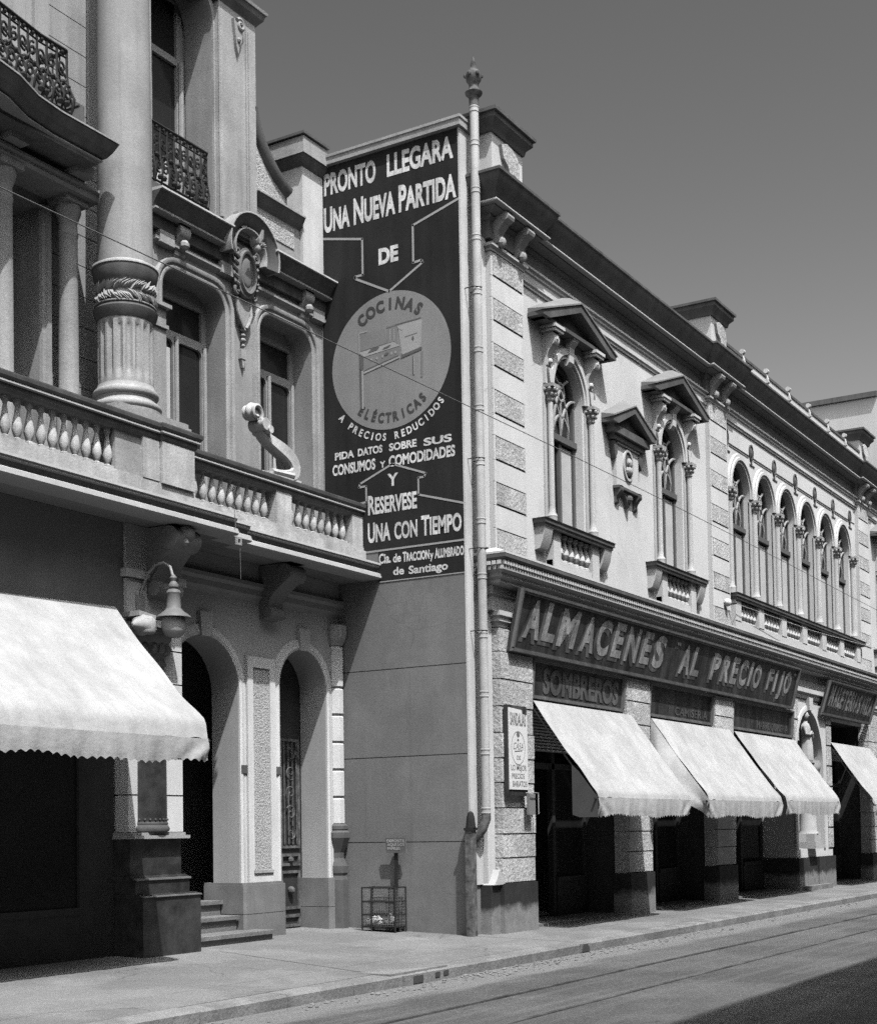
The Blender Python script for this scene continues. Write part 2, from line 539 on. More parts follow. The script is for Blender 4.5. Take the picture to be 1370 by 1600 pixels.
while x < 90:
    L = rk.uniform(1.1, 1.7)
    if 13.2 < x < 14.1 or 13.2 < x+L < 14.1: pass
    dz = rk.uniform(-.006, .004)
    g.prism([(8.5+rk.uniform(-.008, .008), -.5), (8.49, pz(8.5)-.02+dz), (8.515, pz(8.5)+dz), (8.747, pz(8.75)+dz), (8.747, -.5)], 'x', x+.004, x+L-.004)
    x += L
structure('kerb', g, 'kerb')
g = MB(); g.prism([(-4, -.6), (-4, -.02), (.45, -.05), (.6, -.06), (.6, -.6)], 'x', -30, 90)
structure('opposite_pavement', g, 'pave')
# seams in the cement pavement
g = MB()
def seam(p, q, wd=.012):
    p = Vector(p); q = Vector(q); d = (q-p).normalized(); nn = Vector((-d.y, d.x))*wd
    N = 8; rs = random.Random(hash((round(p.x, 2), round(q.x, 2))) & 255)
    L = []; Rr = []
    for i in range(N+1):
        c = p.lerp(q, i/N)+nn*rs.uniform(-.8, .8)
        for lst, sg in ((L, 1), (Rr, -1)):
            e = c+nn*sg*rs.uniform(.4, 1.)
            lst.append((e.x, e.y, pz(e.y)+.004))
    n = N+1
    g.add(L+Rr, [(i, i+1, n+i+1, n+i) for i in range(N)])
seam((13.9, 11.6), (13.1, 8.76)); seam((17.75, 10.2), (17.9, 8.76), .014); seam((22.9, 9.95), (23.0, 8.76)); seam((28.2, 9.95), (28.3, 8.76))
seam((33.4, 9.95), (33.5, 8.76))
structure('pavement_seam', g, 'seam')

# rails of the tramway
def rail(y, label):
    m_ = MB()
    m_.prism([(y-.022, -.4), (y-.022, -.148), (y+.022, -.148), (y+.022, -.4)], 'x', -30, 90)
    tag(solo('tram_rail', m_, 'steel', label, 'rail'), None, None, 'tram rails in the street')
rail(6.92, 'steel tram rail set in the street, the one nearer the kerb')
rail(5.92, 'steel tram rail set in the street, the one nearer the shadow')

# rubble and dust lumps in the gutter
g = MB(); rs = random.Random(77)
for i in range(420):
    x = rs.choice((rs.gauss(15.5, 2.2), rs.gauss(18, 3), rs.uniform(8, 34))); y = 8.44-abs(rs.gauss(0, .22)); r = rs.uniform(.006, .022)*rs.uniform(.6, 1.3)
    z = -.185+.03*(1-((y-4.5)/4)**2)
    o = len(g.v); g.ball((x, y, z+r*.4), r, 5, (rs.uniform(.8, 1.8), rs.uniform(.8, 1.3), .7))
o_ = build('gutter_rubble', g, 'kerb', None, None, 0); o_['kind'] = 'stuff'

# kerb drain
t = thing('storm_drain', 'broken kerb drain with three dark holes in front of the litter basket', 'drain', (13.75, 8.5, -.12))
m_ = MB(); m_.box(13.25, 14.35, 8.46, 8.497, -.2, -.07)
m_.box(13.05, 14.25, 8.52, 8.95, -.056, -.036)
build('drain_stone', m_, 'kerb', t)
for x0, x1, z0, z1 in ((13.42, 13.62, -.165, -.085), (13.88, 13.98, -.14, -.085), (14.06, 14.17, -.135, -.08)):
    m_ = MB(); m_.panel(roundrect(x0, x1, z0, z1, .02), [], 8.452, 8.459); build('hole', m_, 'ink', t)
t = thing('kerb_scupper', 'small dark rain outlet notched into the kerb below the first shop awning', 'drain', (17.85, 8.49, -.12))
m_ = MB(); m_.panel([(17.74, -.17), (17.98, -.17), (17.98, -.12), (17.9, -.07), (17.78, -.07)], [], 8.475, 8.485); build('hole', m_, 'ink', t)
m_ = MB(); m_.box(17.7, 18.02, 8.486, 8.52, -.175, -.062); build('surround', m_, 'kerb', t)

# ------------------------------------------------------------------ house across the street (behind the camera; its roof shades the road)
t = thing('opposite_house', 'plain rendered house across the street whose roof throws the shadow on the road', 'building', (20, -1.9, 0))
hs = []
for i in range(18):
    cx = -14+i*4
    hs.append(rect(cx-.7, cx+.7, 5.6, 8.6)); hs.append(rect(cx-.9, cx+.9, .4, 3.4))
m_ = MB(); m_.panel(rect(-18, 62, 0, 13.95), hs, -2.2, -1.9); m_.box(-18, 62, -9, -2.9, 0, 12.5); m_.plan([(-18, -1.9), (-18, -1.9)], [(0, 0)]) if 0 else None
build('wall', m_, 'dull', t)
m_ = MB(); m_.box(-18, 62, -2.4, -1.75, 13.95, 14.45); m_.box(-18, 62, -9, -2.41, 13.6, 13.9); build('roof', m_, 'zinc', t)
for h in hs:
    m_ = MB(); xs = [p[0] for p in h]; zs_ = [p[1] for p in h]
    m_.box(min(xs), max(xs), -2.15, -2.1, min(zs_), max(zs_)); build('window', m_, 'glass', t)

# ------------------------------------------------------------------ shop building (right)
YF = 10.05                                     # pilaster face
YW = 10.14                                     # wall face
B = thing('shop_building', 'two storey pale shop building with arched upper windows, rough stone quoins and shops below', 'building', (24, YF, 0))
W1, W2 = 21.05, 25.5
W3, W4 = 41.45, 45.9
ARC = [29.38+1.57*i for i in range(6)]
WHW = .56
holes = [arch(c, WHW, 6.32, 8.5, 16, 1.1) for c in (W1, W2, W3, W4)]+[arch(c, .585, 6.32, 8.55, 16, 1.12) for c in ARC]
m_ = MB(); m_.panel(rect(18.25, 48, 5.63, 10.242), holes, YW, YW+.5)
build('upper_wall', m_, 'stuccoR', B, smooth=20)
m_ = MB(); m_.box(18.25, 48, 10.64, 22, 10.8, 10.98); m_.box(47.6, 48, 10.64, 22, 0, 10.8); m_.box(18.25, 48, 21.6, 22, 0, 10.8)
build('roof', m_, 'zinc', B)
m_ = MB(); m_.box(18.3, 47.5, 11.6, 11.7, 5.7, 10.7); build('inner_wall', m_, 'dark', B)

# pilasters of alternating rough and smooth blocks
PILS = [(18.38, 19.4), (27.4, 28.42), (38.56, 39.6), (46.98, 48)]
RB = [(9.70, 10.06), (9.03, 9.36), (8.35, 8.68), (7.64, 7.99), (6.95, 7.30), (6.28, 6.61), (5.57, 5.92)]
for i, (x0, x1) in enumerate(PILS):
    s_ = MB(); r_ = MB()
    s_.box(x0, x1, YF+.03, YW+(.35 if i == 0 else .02), 5.5, 10.1)
    prev = 10.1
    for z0, z1 in RB:
        if prev-z1 > .05: s_.box(x0, x1, YF, YF+.031, z1+.012, prev-.012)
        r_.box(x0+.05, x1-.05, YF-.012, YF+.034, z0+.012, z1-.012)
        for a, b in ((x0, x0+.05), (x1-.05, x1)): s_.box(a, b, YF, YF+.031, z0-.006, z1+.006)
        prev = z0
    p = build('pilaster', s_, 'stuccoR', B)
    build('rough_block', r_, 'stipple', p)
    c_ = MB(); c_.plan([(x0-.0, YW+.02), (x0-.0, YF), (x1, YF), (x1, YW+.02)], [(-.05, 10.06), (.02, 10.06), (.02, 10.09), (.06, 10.12), (.06, 10.16), (-.05, 10.16)])
    build('capital', c_, 'stoneR', p)
    for bx in (x0+.18, x1-.18):
        k = MB(); k.prism(console_pts(YF+.02, 10.66, .26, .5), 'x', bx-.09, bx+.09)
        k.tube([(bx-.1, YF-.2, 10.56), (bx+.1, YF-.2, 10.56)], .065, 9); k.ball((bx, YF-.09, 10.22), .07, 8, (1.2, 1, 1.2))
        build('cornice_bracket', k, 'stone', p)

# architrave lines and cornice
def path_front(x0, x1, y, proj):
    """plan path with the slight breaks forward over the pilasters"""
    pts = []
    for a, b in PILS:
        if b < x0 or a > x1: continue
        pts += [(max(a-.12, x0), y), (max(a-.12, x0), y-proj), (min(b+.12, x1), y-proj), (min(b+.12, x1), y)]
    res = []
    for p in pts:
        if not res or (abs(res[-1][0]-p[0]) > 1e-6 or abs(res[-1][1]-p[1]) > 1e-6): res.append(p)
    return res
a_ = MB()
for i in range(3):
    x0, x1 = PILS[i][1]+.001, PILS[i+1][0]-.001
    a_.plan([(x0, YW), (x1, YW)], [(-.02, 9.93), (.025, 9.93), (.025, 9.965), (.05, 9.985), (.05, 10.02), (.03, 10.03), (.03, 10.13), (.055, 10.15), (.055, 10.19), (.09, 10.21), (.09, 10.245), (-.02, 10.245)])
build('architrave', a_, 'stoneR', B, smooth=0)
PF = path_front(18.36, 48, YW, .09)
PF = [(18.36, 11.4)]+[p for p in PF if p[0] > 18.4 or p[1] < YW-.05]
f_ = MB(); f_.plan(PF, [(-.3, 10.245), (.0, 10.245), (.0, 10.5), (.03, 10.52), (.05, 10.56), (.05, 10.58), (.2, 10.62), (.2, 10.64), (-.3, 10.64)])
build('frieze', f_, 'stoned', B, smooth=0)  # the cornice's shade on the frieze is painted in by this darker stone
f_ = MB(); f_.plan(PF, [(-.3, 10.64), (.27, 10.64), (.285, 10.655), (.285, 10.67), (.27, 10.685), (-.3, 10.685)])
build('cornice_fillet', f_, 'stoneR', B, smooth=0)
f_ = MB(); f_.plan(PF, [(-.3, 10.686), (.2, 10.686), (.22, 10.75), (.26, 10.82), (.33, 10.90), (.37, 10.96), (.385, 11.02), (.41, 11.03), (.41, 11.07), (-.3, 11.07)])
build('cornice', f_, 'zinc', B, smooth=40)
# attic piers
def attic_pier(x0, x1, full=True):
    m_ = MB(); m_.box(x0, x1, 9.97, 11.0, 11.0, 11.84); m_.box(x0-.03, x1+.03, 9.94, 11.03, 11.0, 11.16)
    p = build('attic_pier', m_, 'stoneR', B)
    m_ = MB(); m_.plan([(x0, 9.97), (x1, 9.97), (x1, 11.0), (x0, 11.0)], [(-.02, 11.8), (.03, 11.8), (.05, 11.88), (.13, 11.96), (.13, 12.03), (.17, 12.04), (.17, 12.09), (-.02, 12.12)], closed=True)
    m_.box(x0+.01, x1-.01, 9.98, 10.99, 12.0, 12.11)
    build('cap', m_, 'zinc', p, smooth=40)
    m_ = MB(); cx = (x0+x1)/2
    m_.panel([(cx-.27, 11.68), (cx-.2, 11.5), (cx-.06, 11.42), (cx, 11.28), (cx+.12, 11.36), (cx+.27, 11.33), (cx+.3, 11.5), (cx+.24, 11.66), (cx+.08, 11.73), (cx-.1, 11.75)], [], 9.915, 9.97)
    build('carved_panel', m_, 'stipple', p)
for x0, x1 in ((18.32, 19.28), (27.42, 28.3), (38.6, 39.5), (47.05, 47.95)): attic_pier(x0, x1)
m_ = MB(); m_.plan([(28.3, 10.0), (38.6, 10.0)], [(-.25, 11.07), (.0, 11.07), (.02, 11.12), (.02, 11.44), (-.25, 11.44)]); build('parapet', m_, 'stoneR', B, smooth=0)
m_ = MB(); m_.plan([(28.3, 10.0), (38.6, 10.0)], [(-.25, 11.44), (.04, 11.44), (.04, 11.5), (-.25, 11.52)]); build('parapet_coping', m_, 'zinc', B, smooth=0)
fin = None
for i in range(6):
    at = (29.33+1.57*i, 9.96, 11.3)
    if fin is None:
        m_ = MB(); m_.prism([(.08, .0), (-.01, .0), (-.03, .05), (-.02, .12), (.0, .2), (.03, .26), (.08, .26)], 'x', -.045, .045); m_.tube([(-.05, .02, .29), (.05, .02, .29)], .055, 10); m_.tube([(-.05, -.01, .04), (.05, -.01, .04)], .03, 8)
        fin = build('finial', m_, 'stoneR', B, at)
    else: dup(fin, at, B)

# string course between the storeys
SP = [(18.33, 10.4), (18.33, YF-.03), (48, YF-.03)]
m_ = MB(); m_.plan(SP, [(-.3, 5.46), (.30, 5.46), (.32, 5.47), (.32, 5.50), (.28, 5.51), (.0, 5.62), (-.3, 5.62)]); build('string_course_top', m_, 'stuccoR', B, smooth=0)
m_ = MB(); m_.plan(SP, [(-.3, 5.38), (.31, 5.38), (.33, 5.41), (.33, 5.455), (-.3, 5.455)]); build('string_course_edge', m_, 'zinc', B, smooth=0)
m_ = MB(); m_.plan(SP, [(-.3, 5.06), (.10, 5.06), (.14, 5.08), (.14, 5.13), (.20, 5.16), (.20, 5.21), (.26, 5.25), (.26, 5.29), (.28, 5.30), (.28, 5.375), (-.3, 5.375)])
sc_ = build('string_course', m_, 'stoneR', B, smooth=0)
m_ = MB()
x = 18.06
while x < 41.0:                               # egg and dart rows
    for (z, o, r) in ((5.338, .31, .036), (5.27, .285, .026)):
        m_.box(x-.028, x+.028, YF-o-.022, YF-o+.02, z-.028, z+.028)
    x += .085
y = YF-.25
while y < 10.3:
    m_.box(17.998, 18.04, y-.028, y+.028, 5.31, 5.366); m_.box(18.023, 18.06, y-.028, y+.028, 5.245, 5.297); y += .085
build('egg_and_dart', m_, 'stoneR', sc_, smooth=0)['kind'] = 'stuff'
m_ = MB(); m_.plan([(18.25, 10.4), (18.25, YF+.01), (48, YF+.01)], [(-.3, 4.7), (.0, 4.7), (.0, 4.92), (.03, 4.94), (.03, 5.06), (-.3, 5.06)]); build('frieze', m_, 'stuccoR', B, smooth=0)

# ground floor piers
def pier(x0, x1, depth=.26):
    s_ = MB(); s_.box(x0, x1, YF+.03, YF+depth, .72, 4.7)
    p = build('pier', s_, 'stuccoR', B)
    r_ = MB(); z = .735; k = 0
    zs = [.735, 1.1, 1.45, 1.83, 2.2, 2.56, 2.93, 3.32, 3.72, 4.12, 4.47]
    for a, b in zip(zs[:-1], zs[1:]):
        r_.box(x0-.012, x1+.012, YF-.02-.01*((k*7) % 3), YF+depth*.98, a, b-.016); k += 1
    build('rough_block', r_, 'stipple', p)
    c_ = MB(); c_.plan([(x0, YF+depth), (x0, YF), (x1, YF), (x1, YF+depth)], [(-.05, 4.47), (.02, 4.47), (.03, 4.52), (.06, 4.55), (.06, 4.6), (.09, 4.63), (.09, 4.7), (-.05, 4.7)])
    build('capital', c_, 'stoneR', p, smooth=0)
    q = MB(); q.box(x0-.03, x1+.03, YF-.05, YF+depth+.02, -.1, .72)
    build('plinth', q, 'tar', p)
    q = MB(); q.box(x0+.04, x1-.04, YF+depth+.021, YF+.99, -.1, 4.69)
    build('timber_return', q, 'darkwood', p)
    return p
pier(18.4, 19.4); pier(22.95, 23.95); pier(27.28, 28.3); pier(38.95, 39.98); pier(43.4, 44.4); pier(47, 48)
m_ = MB(); m_.prism([(18.12, .71), (18.44, .71), (18.38, .8), (18.28, .93), (18.2, .8)], 'y', YF-.03, YF+.2); build('plinth_cap', m_, 'reveal', B)
m_ = MB(); m_.box(18.1, 18.37, YF+.02, YF+.24, -.1, .71); build('plinth', m_, 'tar', B)
m_ = MB(); m_.box(18.14, 18.36, YF+.085, YF+.23, .72, 5.05); m_.box(18.14, 18.37, YF+.085, YF+.23, 5.63, 10.2); build('corner_return', m_, 'stuccoR', B)

# shop openings
OPEN = [(19.4, 22.95), (23.95, 27.28), (28.3, 32.45), (35.35, 38.95), (39.98, 43.4), (44.4, 47)]
for i, (x0, x1) in enumerate(OPEN):
    m_ = MB(); m_.box(x0-.3, x1+.3, 14.2, 14.3, -.1, 4.7); m_.box(x0-.3, x1+.3, YF+.96, 14.2, 4.69, 4.75)
    m_.box(x0-.32, x0-.3, YF+.96, 14.2, -.1, 4.7); m_.box(x1+.3, x1+.32, YF+.96, 14.2, -.1, 4.7); m_.box(x0-.3, x1+.3, YF+.97, 14.2, .06, .09)
    sf = build('shop_interior', m_, 'dark', B)
    # lintel box with the roller shutter
    m_ = MB(); m_.box(x0+.02, x1-.02, YF+.16, YF+.95, 4.1, 4.69); build('lintel', m_, 'darkwood', B)
    m_ = MB()
    zb = 2.75 if i == 0 else 3.15
    z = 3.44
    while z > zb:
        m_.prism([(YF+.42, z), (YF+.385, z-.012), (YF+.385, z-.034), (YF+.42, z-.046)], 'x', x0+.03, x1-.03); z -= .05
    build('roller_shutter', m_, 'ironl' if i == 0 else 'frame', B)
    # glazed shop front with timber frame
    m_ = MB(); fw = (x1-x0)
    dx0, dx1 = x0+fw*.36, x0+fw*.64
    for a, b in ((x0+.03, x0+.13), (x1-.13, x1-.03), (dx0-.05, dx0+.05), (dx1-.05, dx1+.05)): m_.box(a, b, YF+.78, YF+.88, .05, 3.2)
    for a, b in ((x0+.13, dx0-.05), (dx1+.05, x1-.13)):
        m_.box(a, b, YF+.76, YF+.9, .05, .62); m_.box(a, b, YF+.74, YF+.9, .62, .7)
    m_.box(x0+.13, x1-.13, YF+.78, YF+.88, 2.5, 2.6)
    f = build('shopfront', m_, 'darkwood', B)
    for a, b in ((x0+.13, dx0-.05), (dx1+.05, x1-.13)):
        m_ = MB(); m_.box(a, b, YF+.82, YF+.835, .7, 2.5); build('pane', m_, 'glass', f)
    m_ = MB(); m_.box(x0-.01, x1+.01, YF+.1, YF+.95, -.05, .045); build('doorstep', m_, 'kerb', B)

# niche block with statue
m_ = MB(); NX = 33.56
m_.panel(rect(32.45, 35.35, .75, 4.47), [arch(NX, 1.04, .95, 2.95, 16, 1.2)], YF, YF+.75)
m_.box(32.45, 35.35, YF+.75, YF+.85, .75, 4.47)
nb = build('niche_block', m_, 'stuccoR', B, smooth=20)
m_ = MB(); m_.face_mould(archline(NX, 1.04, .95, 2.95, 18, 1.2), [(0, YF), (0, YF-.03), (.1, YF-.03), (.13, YF-.02), (.13, YF)]); build('archivolt', m_, 'stoneR', nb)
for xa, xb, zlo in ((34.98, 35.37, 0), (32.43, 32.75, 3)):
    m_ = MB()
    for z0 in (.95, 1.45, 1.95, 2.45, 2.95, 3.45, 3.95):
        if z0 > zlo: m_.box(xa, xb, YF-.025, YF+.2, z0+.01, z0+.47)
    build('rough_block', m_, 'stipple', nb)
m_ = MB(); m_.plan([(32.45, YF+.5), (32.45, YF), (35.35, YF), (35.35, YF+.5)], [(-.05, 4.47), (.03, 4.47), (.05, 4.52), (.05, 4.56), (.1, 4.6), (.1, 4.7), (-.05, 4.7)]); build('capital', m_, 'stoneR', nb, smooth=0)
m_ = MB(); m_.prism([(NX-.12, 4.2), (NX+.12, 4.2), (NX+.16, 4.5), (NX-.16, 4.5)], 'y', YF-.09, YF); build('keystone', m_, 'stoneR', nb)
m_ = MB(); m_.box(32.42, 33.2, YF-.06, YF+.85, -.1, .75); m_.box(34.0, 35.38, YF-.06, YF+.85, -.1, .75); m_.box(33.2, 34.0, YF-.02, YF+.85, -.1, .75); build('plinth', m_, 'tar', nb)
m_ = MB(); m_.box(32.6, 34.5, YF-.22, YF-.06, -.08, .1); build('step', m_, 'kerb', nb)
st = thing('pedestal', 'pale pedestal standing in the arched niche behind the third shop awning', 'pedestal', (NX, YF+.06, .95))
m_ = MB(); m_.box(NX-.3, NX+.3, YF-.2, YF+.32, .95, 1.1); m_.box(NX-.25, NX+.25, YF-.16, YF+.04, 1.1, 1.3); build('base', m_, 'plaster', st)
m_ = MB(); m_.lathe(NX, YF+.06, [(.24, 1.3), (.2, 1.38), (.19, 2.6), (.22, 2.68)], 16); build('shaft', m_, 'plaster', st)
m_ = MB(); m_.lathe(NX, YF+.06, [(.22, 2.68), (.3, 2.76), (.33, 2.86), (.33, 2.95)], 16); build('capital', m_, 'plaster', st)
st = thing('statue', 'small pale draped statue standing in the arched niche between the two shop signs', 'statue', (NX-.1, YF+.04, 2.95))
m_ = MB()
vs = []; nseg = 22
rings = [(0, .2, .17, 0, 0), (.05, .21, .18, 0, 0), (.2, .19, .165, 0, -.01), (.42, .17, .15, .01, -.015), (.6, .15, .13, .015, -.01), (.72, .17, .125, .01, 0), (.84, .175, .12, .0, 0), (.93, .13, .09, 0, 0), (.965, .055, .052, 0, -.005), (1.0, .05, .05, 0, -.01)]
for z, rx, ry, ox, oy in rings:
    for i in range(nseg):
        a = 2*math.pi*i/nseg
        fold = 1+(.09 if z < .6 else .03)*math.sin(a*7+z*3)
        rx *= 1.0; vs.append((NX-.1+ox+rx*.78*fold*math.cos(a), YF+.04+oy+ry*fold*math.sin(a), 2.95+z))
fs = [(j*nseg+i, j*nseg+(i+1) % nseg, (j+1)*nseg+(i+1) % nseg, (j+1)*nseg+i) for j in range(len(rings)-1) for i in range(nseg)]
m_.add(vs, fs)
m_.ball((NX-.1, YF+.03, 3.95+.13), .085, 12, (.85, 1., 1.2)); m_.ball((NX-.1, YF-.05, 3.95+.12), .02, 6)
m_.tube([(NX-.23, YF+.02, 3.82), (NX-.25, YF-.02, 3.64), (NX-.17, YF-.1, 3.62), (NX-.11, YF-.12, 3.7)], [.05, .045, .036, .03], 8)
m_.tube([(NX+.03, YF+.02, 3.82), (NX+.06, YF-.02, 3.62), (NX+.0, YF-.1, 3.56), (NX-.07, YF-.12, 3.66)], [.05, .045, .036, .03], 8)
build('body', m_, 'plaster', st, smooth=60)
m_ = MB(); m_.box(NX-.34, NX+.14, YF-.2, YF+.28, 2.95, 3.02); build('base', m_, 'plaster', st)

# upper windows
def balus(h, r=1.):
    return [(.05*r, 0), (.05*r, h*.1), (.03*r, h*.13), (.045*r, h*.2), (.062*r, h*.32), (.055*r, h*.45), (.034*r, h*.66), (.024*r, h*.8), (.03*r, h*.86), (.045*r, h*.9), (.045*r, h)]
def glazing(cx, hw, zs, k, y, shut=0.55):
    zt = 7.86
    m_ = MB()
    m_.panel(arch(cx, hw, 6.3, zs, 14, k), [rect(cx-hw+.07, cx-.035, 6.42, zt-.04), rect(cx+.035, cx+hw-.07, 6.42, zt-.04), arch(cx, hw-.07, zt+.06, zs, 12, k)], y, y+.07)
    m_.box(cx-hw, cx+hw, y-.04, y, zt-.04, zt+.06)
    f = build('window', m_, 'frame', B, smooth=20)
    m_ = MB(); m_.panel(arch(cx, hw-.02, 6.35, zs, 12, k), [], y+.05, y+.06); build('pane', m_, 'glass', f)
    m_ = MB(); m_.box(cx-.02, cx+hw-.12, y+.02, y+.048, 6.42, zt-.1)
    build('shutter', m_, 'shutter', f)
    m_ = MB()                                  # fan tracery in the head
    zb = zt+.05
    def arc(ax, rr, a0, a1, n=10):
        pts = []
        for i in range(n+1):
            a = rad(a0+(a1-a0)*i/n); x = ax+rr*math.cos(a); z = zb+rr*1.25*math.sin(a)
            top = zs+(hw*k)*math.sqrt(max(0, 1-((x-cx)/hw)**2)) if abs(x-cx) < hw else zs
            if abs(x-cx) < hw-.03 and z < top-.03: pts.append((x, y-.02, z))
        if len(pts) > 2: m_.tube(pts, .024, 5)
    arc(cx-hw, hw, 0, 85); arc(cx+hw, hw, 95, 180); arc(cx, hw*.5, 0, 180); arc(cx-hw, hw*1.5, 0, 70); arc(cx+hw, hw*1.5, 110, 180)
    m_.tube([(cx+.13*math.cos(i*.524), y-.02, zb+hw*1.32+.15*math.sin(i*.524)) for i in range(12)], .022, 5, True)
    m_.tube([(cx, y-.02, zb), (cx, y-.02, zb+hw*1.05)], .02, 5)
    build('tracery', m_, 'ironl', f)
    return f
def capital(cx, y, z, r=.11, h=.26):
    m_ = MB()
    m_.lathe(cx, y, [(r*.62, z), (r*.7, z+.02), (r*.62, z+.04), (r*.75, z+h*.45), (r*1.0, z+h*.7), (r*.95, z+h*.78)], 12)
    for i in range(8):
        a = 2*math.pi*i/8
        m_.ball((cx+r*.85*math.cos(a), y+r*.85*math.sin(a), z+h*.38), r*.3, 6); m_.ball((cx+r*1.1*math.cos(a+.4), y+r*1.1*math.sin(a+.4), z+h*.68), r*.33, 6)
    m_.box(cx-r*1.15, cx+r*1.15, y-r*1.15, y+r*1.15, z+h*.8, z+h)
    return m_
def house_window(cx, hw=WHW):
    f = glazing(cx, hw, 8.5, 1.1, YW+.14)
    yc = YW-.07
    for sx in (-1, 1):
        xx = cx+sx*(hw+.2)
        m_ = MB(); m_.lathe(xx, yc, [(.085, 6.33), (.085, 6.42), (.09, 6.44), (.058, 6.5), (.052, 6.6), (.048, 8.3)], 14); m_.box(xx-.13, xx+.13, YW-.02, YW+.01, 6.33, 8.5)
        build('colonnette', m_, 'reveal', f)
        build('capital', capital(xx, yc, 8.28, .1), 'stone', f)
        m_ = MB(); m_.box(xx-.1, xx+.1, YW-.05, YW+.01, 8.56, 9.3); m_.prism(console_pts(YW, 9.36, .22, .55), 'x', xx-.085, xx+.085)
        m_.ball((xx, YW-.17, 9.27), .07, 8); m_.ball((xx, YW-.08, 8.92), .05, 8)
        m_.box(xx-.15, xx+.15, YW-.26, YW, 9.36, 9.4); m_.box(xx-.17, xx+.17, YW-.28, YW, 9.41, 9.46)
        m_.prism([(xx-.075, 8.8), (xx+.075, 8.8), (xx+.04, 8.6), (xx, 8.55), (xx-.04, 8.6)], 'y', YW-.1, YW)
        build('pediment_bracket', m_, 'stoneR', f)
    m_ = MB(); m_.face_mould(archline(cx, hw, 8.54, 8.54, 18, 1.1, False), [(0, YW), (0, YW-.05), (.05, YW-.05), (.06, YW-.08), (.15, YW-.08), (.18, YW-.04), (.18, YW)]); build('archivolt', m_, 'stoneR', f, smooth=40)
    m_ = MB(); m_.prism([(YW, 9.56), (YW-.14, 9.56), (YW-.19, 9.5), (YW-.18, 9.42), (YW-.11, 9.34), (YW-.1, 9.1), (YW-.05, 9.04), (YW, 9.04)], 'x', cx-.085, cx+.085)
    m_.tube([(cx-.1, YW-.15, 9.48), (cx+.1, YW-.15, 9.48)], .055, 10); build('keystone', m_, 'stoneR', f)
    # pediment
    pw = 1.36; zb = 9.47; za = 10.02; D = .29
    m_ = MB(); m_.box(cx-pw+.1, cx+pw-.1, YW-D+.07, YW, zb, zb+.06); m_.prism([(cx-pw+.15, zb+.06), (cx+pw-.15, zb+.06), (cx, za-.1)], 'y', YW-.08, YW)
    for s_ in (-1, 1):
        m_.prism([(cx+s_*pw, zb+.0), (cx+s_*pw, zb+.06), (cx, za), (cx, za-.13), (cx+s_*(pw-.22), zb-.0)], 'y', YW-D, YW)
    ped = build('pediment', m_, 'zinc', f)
    m_ = MB()
    def weather(mb, cx, pw, D, z0, z1, up):
        for s_ in (-1, 1):
            a = (cx+s_*(pw+.03), YW-D-.02, z0); b = (cx, YW-D-.02, z1); c_ = (cx, YW, z1+up); d = (cx+s_*(pw-.02), YW, z0+up*.35)
            a2 = (a[0], a[1], a[2]-.025); b2 = (b[0], b[1], b[2]-.025)
            mb.add([a, b, c_, d, a2, b2, (cx, YW, z1-.02), (d[0], YW, z0-.02)], [(0, 1, 2, 3), (0, 4, 5, 1), (0, 3, 7, 4), (4, 7, 6, 5)])
    weather(m_, cx, pw, D, zb+.088, za+.03, .17)
    build('pediment_roof', m_, 'flash', f)
    # sill and baluster panel
    m_ = MB(); sw = 1.3
    m_.plan([(cx-sw, YW+.01), (cx-sw, YW-.22), (cx+sw, YW-.22), (cx+sw, YW+.01)], [(-.24, 6.2), (-.08, 6.2), (-.05, 6.24), (.0, 6.25), (.0, 6.31), (.02, 6.32), (-.24, 6.33)])
    m_.box(cx-sw+.03, cx+sw-.03, YW-.2, YW, 6.2, 6.325)
    sill = build('window_sill', m_, 'dark_shade', f)
    m_ = MB()
    for s_ in (-1, 1):
        xx = cx+s_*(sw-.17)
        m_.prism([(YW, 6.2), (YW-.19, 6.2), (YW-.15, 6.0), (YW-.09, 5.86), (YW, 5.84)], 'x', xx-.12, xx+.16) if s_ < 0 else m_.prism([(YW, 6.2), (YW-.19, 6.2), (YW-.15, 6.0), (YW-.09, 5.86), (YW, 5.84)], 'x', xx-.16, xx+.12)
        m_.box(cx+s_*.72-.13, cx+s_*.72+.13, YW-.13, YW, 5.62, 6.2)
    m_.box(cx-.85, cx+.85, YW-.11, YW, 5.6, 5.74)
    build('sill_bracket', m_, 'stoneR', f)
    m_ = MB(); m_.box(cx-.6, cx+.6, YW-.012, YW-.004, 5.74, 6.2); build('panel', m_, 'dark_shade', f)
    b0 = None
    for i in range(6):
        at = (cx-.5+.2*i, YW-.035, 5.74)
        if b0 is None:
            q = MB(); q.lathe(0, 0, [(p[0]*1.35, p[1]) for p in balus(.46)], 10); b0 = build('baluster', q, 'stoneR', f, at)
        else: dup(b0, at, f)
for c_ in (W1, W2, W3, W4): house_window(c_)

